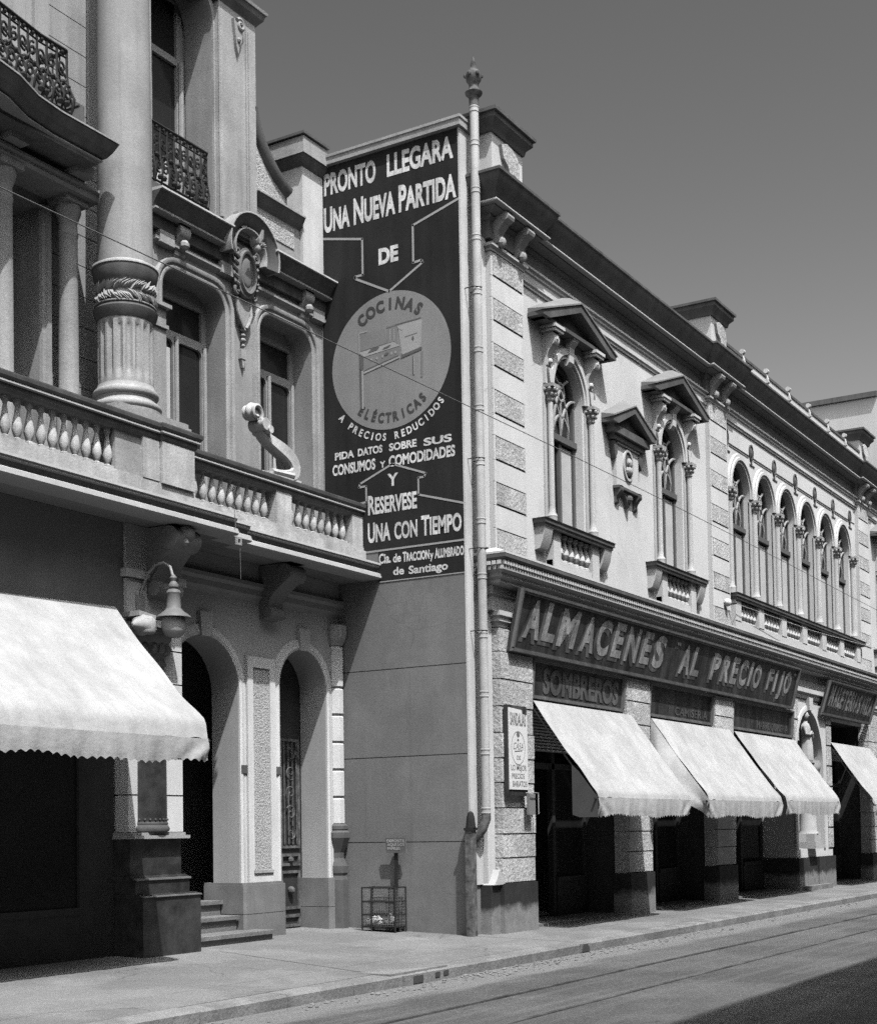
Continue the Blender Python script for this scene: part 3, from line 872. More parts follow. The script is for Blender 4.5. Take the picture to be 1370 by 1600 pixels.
# arcade of six windows
for c_ in ARC: glazing(c_, .585, 8.55, 1.12, YW+.12)
m_ = MB()
for c_ in ARC: m_.face_mould(archline(c_, .585, 8.56, 8.56, 18, 1.12, False), [(0, YW), (0, YW-.04), (.05, YW-.04), (.06, YW-.075), (.12, YW-.075), (.13, YW-.05), (.19, YW-.05), (.205, YW-.02), (.205, YW)])
build('archivolt', m_, 'stoneR', B, smooth=40)
for i in range(7):
    xx = ARC[0]-.785+1.57*i
    m_ = MB()
    if i not in (0, 6):
        m_.box(xx-.2, xx+.2, YW-.02, YW+.02, 6.33, 8.5)
    m_.lathe(xx, YW-.045, [(.1, 6.33), (.1, 6.42), (.105, 6.45), (.078, 6.5), (.072, 6.6), (.066, 8.3)], 14)
    q = build('colonnette', m_, 'reveal', B)
    build('capital', capital(xx, YW-.06, 8.28, .11), 'stone', q)
    m_ = MB(); m_.face_mould([(xx+.1*math.cos(a_*math.pi/7), 9.62+.15*math.sin(a_*math.pi/7)) for a_ in range(14, 0, -1)], [(0, YW), (0, YW-.03), (.03, YW-.03), (.03, YW)], True)
    m_.ball((xx, YW-.01, 9.62), .075, 8, (1, .5, 1.4)); m_.box(xx-.02, xx+.02, YW-.03, YW, 9.36, 9.5); build('medallion', m_, 'dark_shade', B)
m_ = MB()
for c_ in ARC: m_.box(c_-.62, c_+.62, YW-.01, YW, 9.47, 9.482)
m_.box(28.45, 38.5, YW-.012, YW, 9.52, 9.535)
for i in range(7):
    xx = ARC[0]-.785+1.57*i
    m_.box(max(28.44, xx-.1), min(38.5, xx+.22), YW-.016, YW, 9.33, 9.36)
build('incised_line', m_, 'dark_shade', B, smooth=0)
SX0, SX1 = 28.47, 38.5
m_ = MB(); m_.plan([(SX0, YW+.01), (SX0, YW-.22), (SX1, YW-.22), (SX1, YW+.01)], [(-.24, 6.2), (-.07, 6.2), (-.04, 6.24), (.0, 6.25), (.0, 6.31), (.02, 6.325), (-.24, 6.33)])
m_.box(SX0+.03, SX1-.03, YW-.2, YW, 6.2, 6.325)
build('balcony_sill', m_, 'dark_shade', B)
m_ = MB(); m_.box(SX0+.05, SX1-.05, YW-.15, YW, 5.6, 5.76)
for i in range(7):
    xx = ARC[0]-.785+1.57*i
    xx = min(max(xx, SX0+.22), SX1-.22)
    m_.box(xx-.17, xx+.17, YW-.16, YW, 5.76, 6.2)
build('balcony_pier', m_, 'stoneR', B)
m_ = MB(); m_.box(SX0+.1, SX1-.1, YW-.012, YW-.004, 5.76, 6.2); build('panel', m_, 'dark_shade', B)
b0 = None
for i in range(6):
    for j in range(6):
        at = (ARC[i]-.5+.2*j, YW-.04, 5.76)
        if b0 is None:
            q = MB(); q.lathe(0, 0, [(p[0]*1.35, p[1]) for p in balus(.44)], 10); b0 = build('baluster', q, 'stoneR', B, at)
        else: dup(b0, at, B)

# medallion panel between the two house windows
MX = 23.3
p = MB(); p.box(MX-.48, MX+.48, YW-.07, YW, 7.45, 8.25); md = build('medallion_panel', p, 'stoneR', B)
m_ = MB()
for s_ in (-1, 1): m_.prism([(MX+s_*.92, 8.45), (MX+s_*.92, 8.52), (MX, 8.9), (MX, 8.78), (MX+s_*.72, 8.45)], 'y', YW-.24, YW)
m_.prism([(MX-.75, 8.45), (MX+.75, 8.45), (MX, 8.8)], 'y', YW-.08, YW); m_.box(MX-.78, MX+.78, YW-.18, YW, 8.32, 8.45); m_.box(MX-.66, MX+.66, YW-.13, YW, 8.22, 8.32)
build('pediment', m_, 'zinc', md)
m_ = MB()
for s_ in (-1, 1):
    a = (MX+s_*.95, YW-.26, 8.55); b = (MX, YW-.26, 8.93)
    m_.add([a, b, (MX, YW, 9.07), (MX+s_*.92, YW, 8.62), (a[0], a[1], 8.525), (b[0], b[1], 8.904), (MX, YW, 8.9), (MX+s_*.92, YW, 8.525)], [(0, 1, 2, 3), (0, 4, 5, 1), (0, 3, 7, 4), (4, 7, 6, 5)])
build('pediment_roof', m_, 'flash', md)
m_ = MB(); m_.box(MX-.55, MX+.55, YW-.1, YW, 8.18, 8.215); build('fillet', m_, 'stoneR', md)
m_ = MB(); m_.face_mould([(MX+.17*math.cos(-i*math.pi/12), 7.88+.24*math.sin(-i*math.pi/12)) for i in range(24)], [(0, YW-.07), (0, YW-.1), (.04, YW-.1), (.05, YW-.07)], True); build('oval_frame', m_, 'reveal', md)
m_ = MB(); m_.panel([(MX+.17*math.cos(i*math.pi/12), 7.88+.24*math.sin(i*math.pi/12)) for i in range(24)], [], YW-.078, YW-.072); build('oval_ground', m_, 'dark_shade', md)
m_ = MB(); m_.ball((MX+.02, YW-.09, 7.92), .075, 10, (1, .8, 1.25)); m_.ball((MX+.02, YW-.085, 7.78), .11, 10, (1.1, .6, .8)); m_.ball((MX-.06, YW-.13, 7.91), .022, 6); build('carved_head', m_, 'stone', md)
m_ = MB()
for s_ in (-1, 1):
    m_.prism([(MX+s_*.48, 8.2), (MX+s_*.62, 8.2), (MX+s_*.6, 8.0), (MX+s_*.57, 7.9), (MX+s_*.52, 7.96), (MX+s_*.48, 8.0)], 'y', YW-.1, YW)
    m_.prism(console_pts(YW, 7.44, .14, .3), 'x', MX+s_*.4-.06, MX+s_*.4+.06)
m_.box(MX-.5, MX+.5, YW-.12, YW, 7.4, 7.445)
m_.prism([(MX-.3, 7.4), (MX+.3, 7.4), (MX+.12, 7.3), (MX, 7.12), (MX-.12, 7.3)], 'y', YW-.08, YW); m_.ball((MX, YW-.09, 7.28), .07, 8)
build('carved_drop', m_, 'dark_shade', md)

# ------------------------------------------------------------------ party wall with the painted advertisement
PWX = 17.8
def PW(u, v, d=.008): return (PWX-d, 12.7-u, v)
m_ = MB()
for z0, z1 in ((-.1, 1.338), (1.352, 2.593), (2.607, 3.893), (3.907, 11.72)): m_.box(PWX, 18.12, 10.245, 22, z0, z1)
m_.box(PWX+.015, 18.1, 10.26, 21.9, 0, 11.7)
pw = build('party_wall', m_, 'wallgrey', B)
m_ = MB(); m_.plan([(PWX, 22), (PWX, 10.245), (18.12, 10.245), (18.12, 22)][::-1] if 0 else [(PWX, 22), (PWX, 10.245), (18.3, 10.245)], [(-.3, 11.72), (.0, 11.72), (.07, 11.725), (.07, 11.82), (.085, 11.83), (.085, 11.87), (-.3, 11.9)])
build('coping', m_, 'stone', pw, smooth=0)
m_ = MB(); m_.box(PWX-.003, 18.3, 10.215, 10.2449, .72, 11.715); build('end_pier', m_, 'white', pw)
m_ = MB(); m_.panel([(.02, 5.685), (.75, 5.685), (.98, 5.685), (.98, 5.2), (2.455, 5.2), (2.455, 11.715), (.02, 11.715)], [], .004, .001, lambda u, v, t: PW(u, v, t))
ad = build('painted_advertisement', m_, 'signblk', B, smooth=0)
def line(s, yl, yr, z, h, bold=.02, small=None, **k):
    T = MB(); text_on(T, s, PW, 12.7-yl, 12.7-yr, z, h, bold, small, **k); build('lettering', T, 'signwht', ad, smooth=0)
line('PRONTO', 12.62, 11.67, 11.27, .34, .036); line('LLEGARA', 11.47, 10.32, 11.285, .34, .036)
line('Una', 12.63, 12.15, 10.695, .39, .036, .88); line('Nueva', 12.08, 11.33, 10.695, .41, .036, .86); line('Partida', 11.27, 10.28, 10.695, .41, .036, .86)
line('DE', 11.64, 11.29, 9.98, .25, .05)
line('PIDA', 12.48, 12.13, 7.15, .115, .036); line('DATOS', 12.06, 11.62, 7.15, .115, .036); line('SOBRE', 11.5, 11.02, 7.145, .115, .036); line('SUS', 10.9, 10.42, 7.13, .115, .036)
line('CONSUMOS', 12.53, 11.75, 6.915, .165, .036); line('Y', 11.67, 11.57, 6.915, .1, .03); line('COMODIDADES', 11.51, 10.37, 6.91, .165, .036)
line('Y', 11.54, 11.35, 6.62, .19, .03)
line('Reservese', 11.89, 11.03, 6.235, .29, .03, .86)
line('Una', 11.9, 11.5, 5.815, .3, .03, .9); line('CON', 11.43, 11.03, 5.815, .255, .03); line('Tiempo', 10.96, 10.28, 5.81, .3, .03, .87)
line('Cia.', 11.71, 11.5, 5.48, .15, .03); line('de', 11.46, 11.32, 5.475, .13, .03); line('Traccion', 11.29, 10.83, 5.465, .15, .035, .87); line('y', 10.82, 10.76, 5.46, .12, .03); line('Alumbrado', 10.74, 10.25, 5.455, .155, .035, .87)
line('de', 11.46, 11.27, 5.285, .12, .03); line('Santiago', 11.19, 10.52, 5.275, .12, .03)
T = MB(); text_arc(T, 'A PRECIOS REDUCIDOS', PW, 1.24, 8.51, 1.20, 217, 322, .115, .035, .85, True)
build('lettering', T, 'signwht', ad, smooth=0)
# arrows and frame lines
T = MB()
def stroke(pts, wd=.035, d=.008):
    for a, b in zip(pts[:-1], pts[1:]):
        a = Vector((12.7-a[0], a[1])); b = Vector((12.7-b[0], b[1])); t_ = (b-a).normalized(); n_ = Vector((-t_.y, t_.x))*wd/2; e = t_*wd*.35
        q = [a-e+n_, a-e-n_, b+e-n_, b+e+n_]
        T.add([PW(p_.x, p_.y, d) for p_ in q], [(0, 1, 2, 3)])
    
stroke([(12.67, 10.62), (11.93, 10.45), (11.93, 9.9), (12.07, 9.9), (12.07, 9.87), (11.46, 9.55), (10.87, 9.86), (10.89, 9.9), (11.03, 9.89), (11.03, 10.45), (10.25, 10.66)])
stroke([(12.05, 6.43), (11.92, 6.44), (11.92, 6.68), (12.05, 6.68), (12.03, 6.73), (11.45, 6.95), (10.87, 6.73), (10.9, 6.68), (11.0, 6.68), (11.0, 6.43), (10.25, 6.21)], .03)
stroke([(12.67, 5.685), (10.25, 5.675)], .028); stroke([(11.7, 5.21), (10.25, 5.205)], .015); stroke([(12.685, 11.6), (12.685, 5.7)], .016)
build('painted_arrow', T, 'disc2', ad, smooth=0)
T = MB(); cu_, cv_, rd = 1.24, 8.51, 1.05
T.add([PW(cu_+rd*math.cos(i*math.pi/36), cv_+rd*.985*math.sin(i*math.pi/36), .007) for i in range(72)], [tuple(range(72))])
build('painted_disc', T, 'disc', ad, smooth=0)
T = MB()
text_arc(T, 'COCINAS', lambda u, v: PW(u, v, .011), cu_, cv_, .76, 131, 47, .18, .045, .9)
build('disc_lettering', T, 'ink', ad, smooth=0); T = MB()
text_arc(T, 'ELÉCTRICAS', lambda u, v: PW(u, v, .011), cu_, cv_, .93, 228, 315, .15, .04, .8, True)
build('disc_lettering', T, 'ink', ad, smooth=0)
# the painted stove
T1, T2, T3 = MB(), MB(), MB()
def poly(mb, pts, d): mb.add([PW(12.7-p_[0], p_[1], d) for p_ in pts], [tuple(range(len(pts)))])
poly(T1, [(12.02, 8.72), (11.93, 8.65), (11.29, 8.70), (11.39, 8.77)], .010)                       # hob
poly(T1, [(11.31, 8.97), (10.89, 9.0), (10.92, 8.61), (11.25, 8.55)], .011)                          # oven door
poly(T1, [(11.36, 9.03), (11.31, 8.97), (10.89, 9.0), (10.95, 9.05)], .010)
def pline(mb, pts, wd=.014, d=.013):
    for a, b in zip(pts[:-1], pts[1:]):
        a = Vector(a); b = Vector(b); t_ = (b-a).normalized(); n_ = Vector((-t_.y, t_.x))*wd/2
        poly(mb, [tuple(a+n_), tuple(a-n_), tuple(b-n_), tuple(b+n_)], d)
pline(T1, [(12.01, 8.7), (12.01, 9.02), (11.86, 9.025)]); pline(T1, [(11.93, 8.40), (11.29, 8.53)], .03); pline(T1, [(11.93, 8.65), (11.29, 8.70)], .014)
pline(T1, [(11.955, 8.44), (11.955, 7.86)], .03); pline(T1, [(11.04, 8.48), (11.04, 8.22)], .018); pline(T1, [(11.25, 8.57), (11.23, 8.92), (11.31, 8.97)], .02)
for a in (11.79, 11.69, 11.59, 11.43, 11.36): poly(T1, [(a+.02, 8.56+(11.93-a)*.09), (a, 8.59+(11.93-a)*.09), (a-.02, 8.56+(11.93-a)*.09), (a, 8.53+(11.93-a)*.09)], .014)
pline(T1, [(11.45, 8.78), (11.45, 8.97)], .012); pline(T1, [(11.38, 8.78), (11.38, 8.97)], .012)
st_ = build('painted_stove', T1, 'disc2', ad, smooth=0)
poly(T3, [(11.93, 8.64), (11.29, 8.69), (11.29, 8.54), (11.94, 8.43)], .0105); poly(T3, [(11.51, 8.99), (11.32, 8.99), (11.33, 8.74), (11.50, 8.74)], .0095); poly(T3, [(11.98, 9.0), (11.56, 9.0), (11.5, 8.78), (11.98, 8.74)], .009)
pline(T3, [(11.2, 8.81), (10.98, 8.83)], .01); pline(T3, [(11.52, 9.02), (11.33, 9.03)], .012); pline(T3, [(10.9, 8.54), (10.91, 8.16)], .03, .0125)
build('stove_midtone', T3, 'disc3', ad, smooth=0)
poly(T2, [(12.01, 8.72), (11.93, 8.64), (11.94, 8.42), (12.01, 8.48)], .012); poly(T2, [(12.01, 8.46), (11.975, 8.44), (11.975, 7.86), (12.0, 7.88)], .012)
poly(T2, [(11.26, 8.55), (10.9, 8.61), (10.9, 8.57), (11.27, 8.5)], .0125); pline(T2, [(11.88, 8.44), (11.31, 8.55)], .018, .014)
for a, b in ((11.84, 11.66), (11.58, 11.45)):
    poly(T2, [(a+.02, 8.685), (a-.02, 8.72), (b-.02, 8.745), (b+.03, 8.705)], .0125)
pline(T2, [(11.8, 8.735), (11.66, 8.755)], .016, .013); poly(T2, [(11.57, 8.6), (11.52, 8.635), (11.47, 8.625), (11.52, 8.59)], .0145)
poly(T2, [(11.08, 8.76), (11.055, 8.80), (11.03, 8.76), (11.055, 8.72)], .013); pline(T2, [(11.34, 9.02), (10.91, 9.04)], .018, .0125); pline(T2, [(11.06, 8.5), (11.06, 8.22)], .01, .0125)
build('stove_shading', T2, 'ink2', ad, smooth=0)

# vent pipe with finial
VP_ = (17.97, 10.06)
t = thing('vent_pipe', 'tall pale vent pipe with a dark knobbed finial, fixed beside the painted wall', 'pipe', (VP_[0], VP_[1], 1.7))
m_ = MB(); m_.lathe(*VP_, [(.066, 1.75), (.066, 12.05)], 16); build('pipe', m_, 'pipe', t, smooth=40)
for z in (1.78, 2.62, 3.45, 4.3, 5.15, 5.95, 6.8, 7.6, 8.45, 9.3, 10.1, 10.8, 11.5, 12.0):
    m_ = MB(); m_.lathe(*VP_, [(.067, z-.045), (.073, z-.04), (.073, z-.025), (.068, z-.02), (.068, z+.02), (.073, z+.025), (.073, z+.04), (.067, z+.045)], 16); build('collar', m_, 'pipe', t, smooth=40)
for z in (4.36, 5.55, 6.86, 9.36):
    m_ = MB(); m_.tube([(VP_[0]-.09, 10.22, z), (VP_[0]-.09, 10.05, z), (VP_[0], 9.98, z), (VP_[0]+.09, 10.05, z), (VP_[0]+.09, 10.22, z)], .008, 6); build('bracket', m_, 'iron', t)
m_ = MB(); m_.lathe(*VP_, [(.07, 12.05), (.075, 12.18), (.12, 12.22), (.13, 12.25), (.08, 12.29), (.065, 12.33), (.075, 12.38), (.11, 12.43), (.12, 12.5), (.10, 12.56), (.05, 12.6), (.04, 12.63), (.045, 12.66), (.012, 12.78), (.004, 12.82)], 14)
for i in range(6):
    a = math.pi/3*i; m_.ball((VP_[0]+.115*math.cos(a), VP_[1]+.115*math.sin(a), 12.5), .035, 6)
build('finial', m_, 'rust', t, smooth=40)
m_ = MB(); m_.tube([(VP_[0], VP_[1], 1.78), (VP_[0], VP_[1], 1.66), (VP_[0]-.03, VP_[1]+.04, 1.52), (VP_[0]-.06, VP_[1]+.12, 1.38), (VP_[0]-.06, VP_[1]+.18, 1.3)], [.067, .07, .065, .05, .025], 12); build('shoe', m_, 'rust', t)
t = thing('guard_post', 'squat weathered iron guard post at the foot of the painted wall corner', 'post', (17.66, 10.13, 0))
m_ = MB(); m_.box(17.635, 17.78, 10.12, 10.22, -.05, 1.5); build('shaft', m_, 'rust', t)
m_ = MB(); m_.box(17.62, 17.79, 10.1, 10.23, 1.5, 1.54); m_.lathe(17.70, 10.16, [(.075, 1.54), (.065, 1.62), (.06, 1.68), (.04, 1.75), (.0, 1.78)], 10); build('cap', m_, 'iron', t)

# ------------------------------------------------------------------ signs
def tilted_sign(name, label, x0, x1, z0, z1, y0, y1, cat='sign'):
    """board leaning forward at the top: bottom edge at y0, top edge at y1"""
    t = thing(name, label, cat, ((x0+x1)/2, y0, z0))
    H = z1-z0
    def P(u, v, d=0.): return (x0+u, y0+(y1-y0)*v/H-d, z0+v)
    W_ = x1-x0
    m_ = MB(); m_.add([P(0, 0, 0), P(W_, 0, 0), P(W_, H, 0), P(0, H, 0), P(0, 0, -.05), P(W_, 0, -.05), P(W_, H, -.05), P(0, H, -.05)], [(0, 1, 2, 3), (7, 6, 5, 4), (0, 4, 5, 1), (1, 5, 6, 2), (2, 6, 7, 3), (3, 7, 4, 0)])
    build('board', m_, 'signbrd', t, smooth=0)
    def bar(mb, u0, u1, v0, v1, d0, d1):
        mb.add([P(u0, v0, d1), P(u1, v0, d1), P(u1, v1, d1), P(u0, v1, d1), P(u0, v0, d0), P(u1, v0, d0), P(u1, v1, d0), P(u0, v1, d0)], [(0, 1, 2, 3), (7, 6, 5, 4), (0, 4, 5, 1), (1, 5, 6, 2), (2, 6, 7, 3), (3, 7, 4, 0)])
    m_ = MB()
    bar(m_, 0, W_, 0, .035, .0, .05); bar(m_, 0, W_, .036, .055, .0, .03); bar(m_, 0, W_, H-.035, H, .0, .05); bar(m_, 0, .05, .056, H-.036, .0, .05); bar(m_, W_-.05, W_, .056, H-.036, .0, .05)
    bar(m_, .05, W_-.05, H-.056, H-.036, .0, .03)
    build('frame', m_, 'signbrd_edge', t, smooth=0)
    return t, P
MT['signbrd_edge'] = mat('sign_moulding', .17, .25, 5, .2, rough=.7)
t, P = tilted_sign('shop_sign', 'long dark shop sign board reading Almacenes al precio fijo in big drawn letters', 18.6, 32.05, 4.13, 5.04, 9.97, 9.76)
lx = lambda X: X-18.6
def letters(word, xa, xb, va, vb, ha, hb, mb, dx=0, dv=0, d=.006, bold=.04, shear=.14):
    """hand-drawn row: letters set one by one with jitter; base va..vb, heights ha..hb"""
    n = len(word); rs = random.Random(len(word)*7+int(xa*3))
    wts = {'M': 1.35, 'N': 1.1, 'I': .5, 'L': .85, '"': .5, 'E': .9, 'F': .85, 'J': .8}
    ws = [wts.get(c, 1.) for c in word]; tot = sum(ws); x = xa
    for i, c in enumerate(word):
        wd = (xb-xa)*ws[i]/tot; f = i/max(1, n-1)
        b = va+(vb-va)*f+rs.uniform(-.015, .015); h = ha+(hb-ha)*f+rs.uniform(-.02, .02)
        if c == '"': text_on(mb, c, lambda u, v: P(u, v, d), x+dx+wd*.2, x+dx+wd*.8, b+h*.75+dv, h*.25, bold)
        else: text_on(mb, c, lambda u, v: P(u, v, d), x+dx+wd*.04, x+dx+wd*.9, b+dv, h, bold, None, shear)
        x += wd
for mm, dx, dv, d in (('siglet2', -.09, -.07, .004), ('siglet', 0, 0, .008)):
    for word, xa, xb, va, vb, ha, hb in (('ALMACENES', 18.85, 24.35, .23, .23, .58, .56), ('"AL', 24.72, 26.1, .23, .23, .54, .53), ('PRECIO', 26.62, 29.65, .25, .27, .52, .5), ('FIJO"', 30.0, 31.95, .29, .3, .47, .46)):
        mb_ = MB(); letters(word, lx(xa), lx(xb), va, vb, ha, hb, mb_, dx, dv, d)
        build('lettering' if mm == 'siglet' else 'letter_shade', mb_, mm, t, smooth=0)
t, P = tilted_sign('shop_sign', 'smaller dark shop sign board reading Maleterias Niza, right of the niche', 34.3, 38.75, 4.15, 4.97, 9.97, 9.72)
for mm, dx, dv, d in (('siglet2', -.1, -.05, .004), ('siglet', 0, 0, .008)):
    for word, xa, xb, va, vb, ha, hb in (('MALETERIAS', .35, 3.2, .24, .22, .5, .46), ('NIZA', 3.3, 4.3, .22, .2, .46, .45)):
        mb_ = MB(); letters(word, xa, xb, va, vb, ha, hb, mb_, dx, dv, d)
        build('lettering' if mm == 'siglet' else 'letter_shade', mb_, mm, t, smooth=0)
FS = [(19.45, 22.9, 'SOMBREROS', 'dark name board in shop opening over the first awning, lit along its foot', .28, .36),
      (24.0, 27.23, 'Y CAMISERIA', 'dark name board over the middle awning, lettering nearly lost in shade', .16, .24),
      (28.35, 32.4, 'Y MARROQUINERIA', 'dark name board over the third awning, small capitals on its lit strip', .14, .3)]
for x0, x1, s_, lb, h, b in FS:
    t, P = tilted_sign('fascia_board', lb, x0, x1, 3.5, 4.12, YF+.05, YF+.0)
    mb_ = MB(); L = x1-x0
    if s_[0] == 'S': text_on(mb_, s_, lambda u, v: P(u, v, .008), L*.12, L*.94, .10, .40, .045)
    else:
        text_on(mb_, 'Y', lambda u, v: P(u, v, .008), L*.3, L*.325, .12, .12, .01); text_on(mb_, s_[2:], lambda u, v: P(u, v, .008), L*.4, L*.92, .10, .15, .01)
    build('lettering', mb_, 'siglet3', t, smooth=0)

# enamel sign on the corner pier
t = thing('enamel_sign', 'tall white enamel sign headed Sandalias on the rough corner pier', 'sign', (18.78, YF-.1, 2.03))
m_ = MB(); m_.box(18.44, 19.06, YF-.1, YF-.045, 2.0, 3.33); build('backing', m_, 'signbrd', t)
m_ = MB(); m_.panel([(18.475, 2.09), (19.045, 2.09), (19.045, 3.2), (18.9, 3.21), (18.88, 3.27), (18.475, 3.29)], [], YF-.115, YF-.101); build('face', m_, 'poster', t)
T = MB(); PP = lambda u, v: (u, YF-.1165, v)
text_on(T, 'SANDALIAS', PP, 18.51, 19.0, 3.03, .19, .02); text_on(T, 'CASA', PP, 18.6, 18.9, 2.68, .1, .0, None, .4); text_on(T, 'DE', PP, 18.7, 18.82, 2.53, .06, .01)
text_on(T, 'LO MEJOR', PP, 18.52, 19.0, 2.37, .08, .01); text_on(T, 'PRECIOS', PP, 18.54, 18.93, 2.25, .075, .01); text_on(T, 'BARATOS', PP, 18.56, 19.01, 2.13, .085, .015)
for r0, r1 in ((1., .955), (.72, .69)):
    n = 40; o = len(T.v)
    T.add([PP(18.75+.215*r*math.cos(2*math.pi*i/n), 2.7+.25*r*math.sin(2*math.pi*i/n)) for r in (r0, r1) for i in range(n)], [(i, (i+1) % n, n+(i+1) % n, n+i) for i in range(n)]) if r0 == 1. else None
T.add([PP(18.64, 2.64), PP(18.87, 2.66), PP(18.87, 2.675), PP(18.64, 2.655)], [(0, 1, 2, 3)])
T.add([PP(18.75+.05*math.cos(i), 2.9+.04*math.sin(i)) for i in [k*.628 for k in range(10)]], [tuple(range(10))])
T.add([PP(18.75+.03*math.cos(i), 2.82+.02*math.sin(i)) for i in [k*.628 for k in range(10)]], [tuple(range(10))])
build('lettering', T, 'posterk', t, smooth=0)
t = thing('hanging_bracket_sign', 'small grey plate on a thin bracket at the corner pier edge beside the dark doorway', 'sign', (19.1, 9.85, 1.72))
m_ = MB(); m_.box(18.98, 19.2, 9.9, 9.93, 1.72, 2.03); build('plate', m_, 'wallgrey', t)
m_ = MB(); m_.tube([(19.0, 10.02, 2.04), (19.0, 9.86, 2.045), (19.22, 9.86, 2.045), (19.225, 9.86, 1.73)], .009, 5); build('bracket', m_, 'ironl', t)

# ------------------------------------------------------------------ awnings
def awning(label, x0, x1, yt, zt, yf, zb, zv, seed, bx0=None, bx1=None, roll=.09, group='white shop awnings', side=False, dark_side=False, ztl=None, sag=.03, scal=.085):
    rs = random.Random(seed)
    bx0 = x0 if bx0 is None else bx0; bx1 = x1 if bx1 is None else bx1
    t = thing('awning', label, 'awning', ((x0+x1)/2, yf, zv), group)
    nx, ny = 64, 26
    ph = [rs.uniform(0, 6.28) for _ in range(8)]
    vs = []
    yk, zk = yf+roll*.3, zb+roll           # knee above the front bar
    for j in range(ny+1):
        v = j/ny
        for i in range(nx+1):
            u = i/nx
            if v < .86:
                q = v/.86; y = yt+(yk-yt)*q; z = zt+(zk-zt)*q
                if ztl is not None: z += (ztl-zt)*(1-u)*(1-q)
                z -= sag*math.sin(math.pi*q)*(1+.5*math.sin(3*u+ph[0]))
            else:
                q = (v-.86)/.14; e = q*q*.35+q*.65
                y = yk+(yf-yk)*q; z = zk+(zb-zk)*q
            x = (x0+(x1-x0)*u)*(1-v)+(bx0+(bx1-bx0)*u)*v
            wv = .010*math.sin(u*13+ph[1]+v*3)+.008*math.sin(u*31+ph[2]-v*6)+.010*math.sin(v*9+ph[3]+u*5)+.005*math.sin(u*61+v*14+ph[4])
            if v < .86: z += wv*math.sin(math.pi*min(1, v*1.1))
            # diagonal drag folds at the corners
            for side_, c in ((0, u), (1, 1-u)):
                d = c*(x1-x0)
                if d < 1.1: z += .018*math.sin((d*7+v*9)*2.0+ph[4+side_])*(1-d/1.1)*v
            vs.append((x, y, z))
    fs = [(j*(nx+1)+i, j*(nx+1)+i+1, (j+1)*(nx+1)+i+1, (j+1)*(nx+1)+i) for j in range(ny) for i in range(nx)]
    m_ = MB(); m_.add(vs, fs); build('canvas', m_, 'canvas', t, smooth=80)
    # valance with a scalloped hem
    L = bx1-bx0; nsc = max(6, int(L/scal)); per = 8; nx = nsc*per; ny = 7
    vs = []
    for j in range(ny+1):
        v = j/ny
        for i in range(nx+1):
            u = i/nx; x = bx0+L*u
            hem = zv+.028*abs(math.cos(math.pi*i/per))**1.3+.018*math.sin(x*2.3+ph[1])+.012*math.sin(x*6.1+ph[2])
            z = zb+(hem-zb)*v
            fold = .010*math.sin(x*5.1+ph[5])+.008*math.sin(x*11.7+ph[6])+.007*math.sin(x*23+ph[7])
            edge = min(u, 1-u)*L
            drag = .028*math.sin((edge*1.0-v*.35)*16)*max(0, 1-edge/.6)
            y = yf-.004+(fold+drag)*v-.004*math.sin(math.pi*v)
            vs.append((x, y, z))
    fs = [(j*(nx+1)+i, j*(nx+1)+i+1, (j+1)*(nx+1)+i+1, (j+1)*(nx+1)+i) for j in range(ny) for i in range(nx)]
    m_ = MB(); m_.add(vs, fs); build('valance', m_, 'canvas', t, smooth=80)
    m_ = MB(); m_.tube([(bx0-.06, yf+.03, zb-.02), (bx1+.06, yf+.03, zb-.02)], .018, 8); build('front_bar', m_, 'iron', t)
    for xa, xb in ((x0+.03, bx0+.04), (x1-.03, bx1-.04)):
        m_ = MB(); m_.tube([(xa, yt, zt-.14), (xa*.5+xb*.5, (yt+yf)/2, (zt+zb)/2-.14), (xb, yf+.04, zb-.02)], .014, 6); build('arm', m_, 'iron', t)
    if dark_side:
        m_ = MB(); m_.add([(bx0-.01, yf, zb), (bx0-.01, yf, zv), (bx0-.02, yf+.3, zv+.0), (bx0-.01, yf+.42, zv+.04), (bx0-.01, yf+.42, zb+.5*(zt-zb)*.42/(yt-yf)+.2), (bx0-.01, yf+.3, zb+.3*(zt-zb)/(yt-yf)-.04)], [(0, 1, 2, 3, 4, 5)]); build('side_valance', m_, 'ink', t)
    if side:
        m_ = MB(); vs = []; na, nb = 20, 12
        for i in range(na+1):
            u = i/na; y = yt+(yf-yt)*u; ztop = zt+(zb-zt)*u-.01
            zlo = (2.35-(2.35-zv)*u**1.2)
            for j in range(nb+1):
                v = j/nb; z = ztop+(zlo-ztop)*v
                vs.append((bx0-.015-.34*v*math.sin(math.pi*min(1, u*1.1+.12))+.05*v*math.sin(u*13+2*v)+.03*v*math.sin(u*29+1), y+.02*math.sin(9*v+u*5)*u, z))
        m_.add(vs, [(i*(nb+1)+j, (i+1)*(nb+1)+j, (i+1)*(nb+1)+j+1, i*(nb+1)+j+1) for i in range(na) for j in range(nb)])
        build('side_curtain', m_, 'canvas', t, smooth=80)
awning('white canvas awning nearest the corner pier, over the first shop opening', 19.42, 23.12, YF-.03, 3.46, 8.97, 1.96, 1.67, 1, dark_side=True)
awning('white canvas awning with a hanging side curtain, the middle one of three', 24.0, 28.1, YF-.03, 3.46, 8.97, 1.97, 1.66, 2, side=True)
awning('white canvas awning next to the arched niche with the statue', 28.36, 32.4, YF-.03, 3.45, 8.97, 2.0, 1.71, 3, bx1=32.2)
awning('white canvas awning under the smaller shop sign, cut by the picture edge', 35.3, 38.95, YF-.03, 3.53, 8.97, 1.98, 1.7, 4)
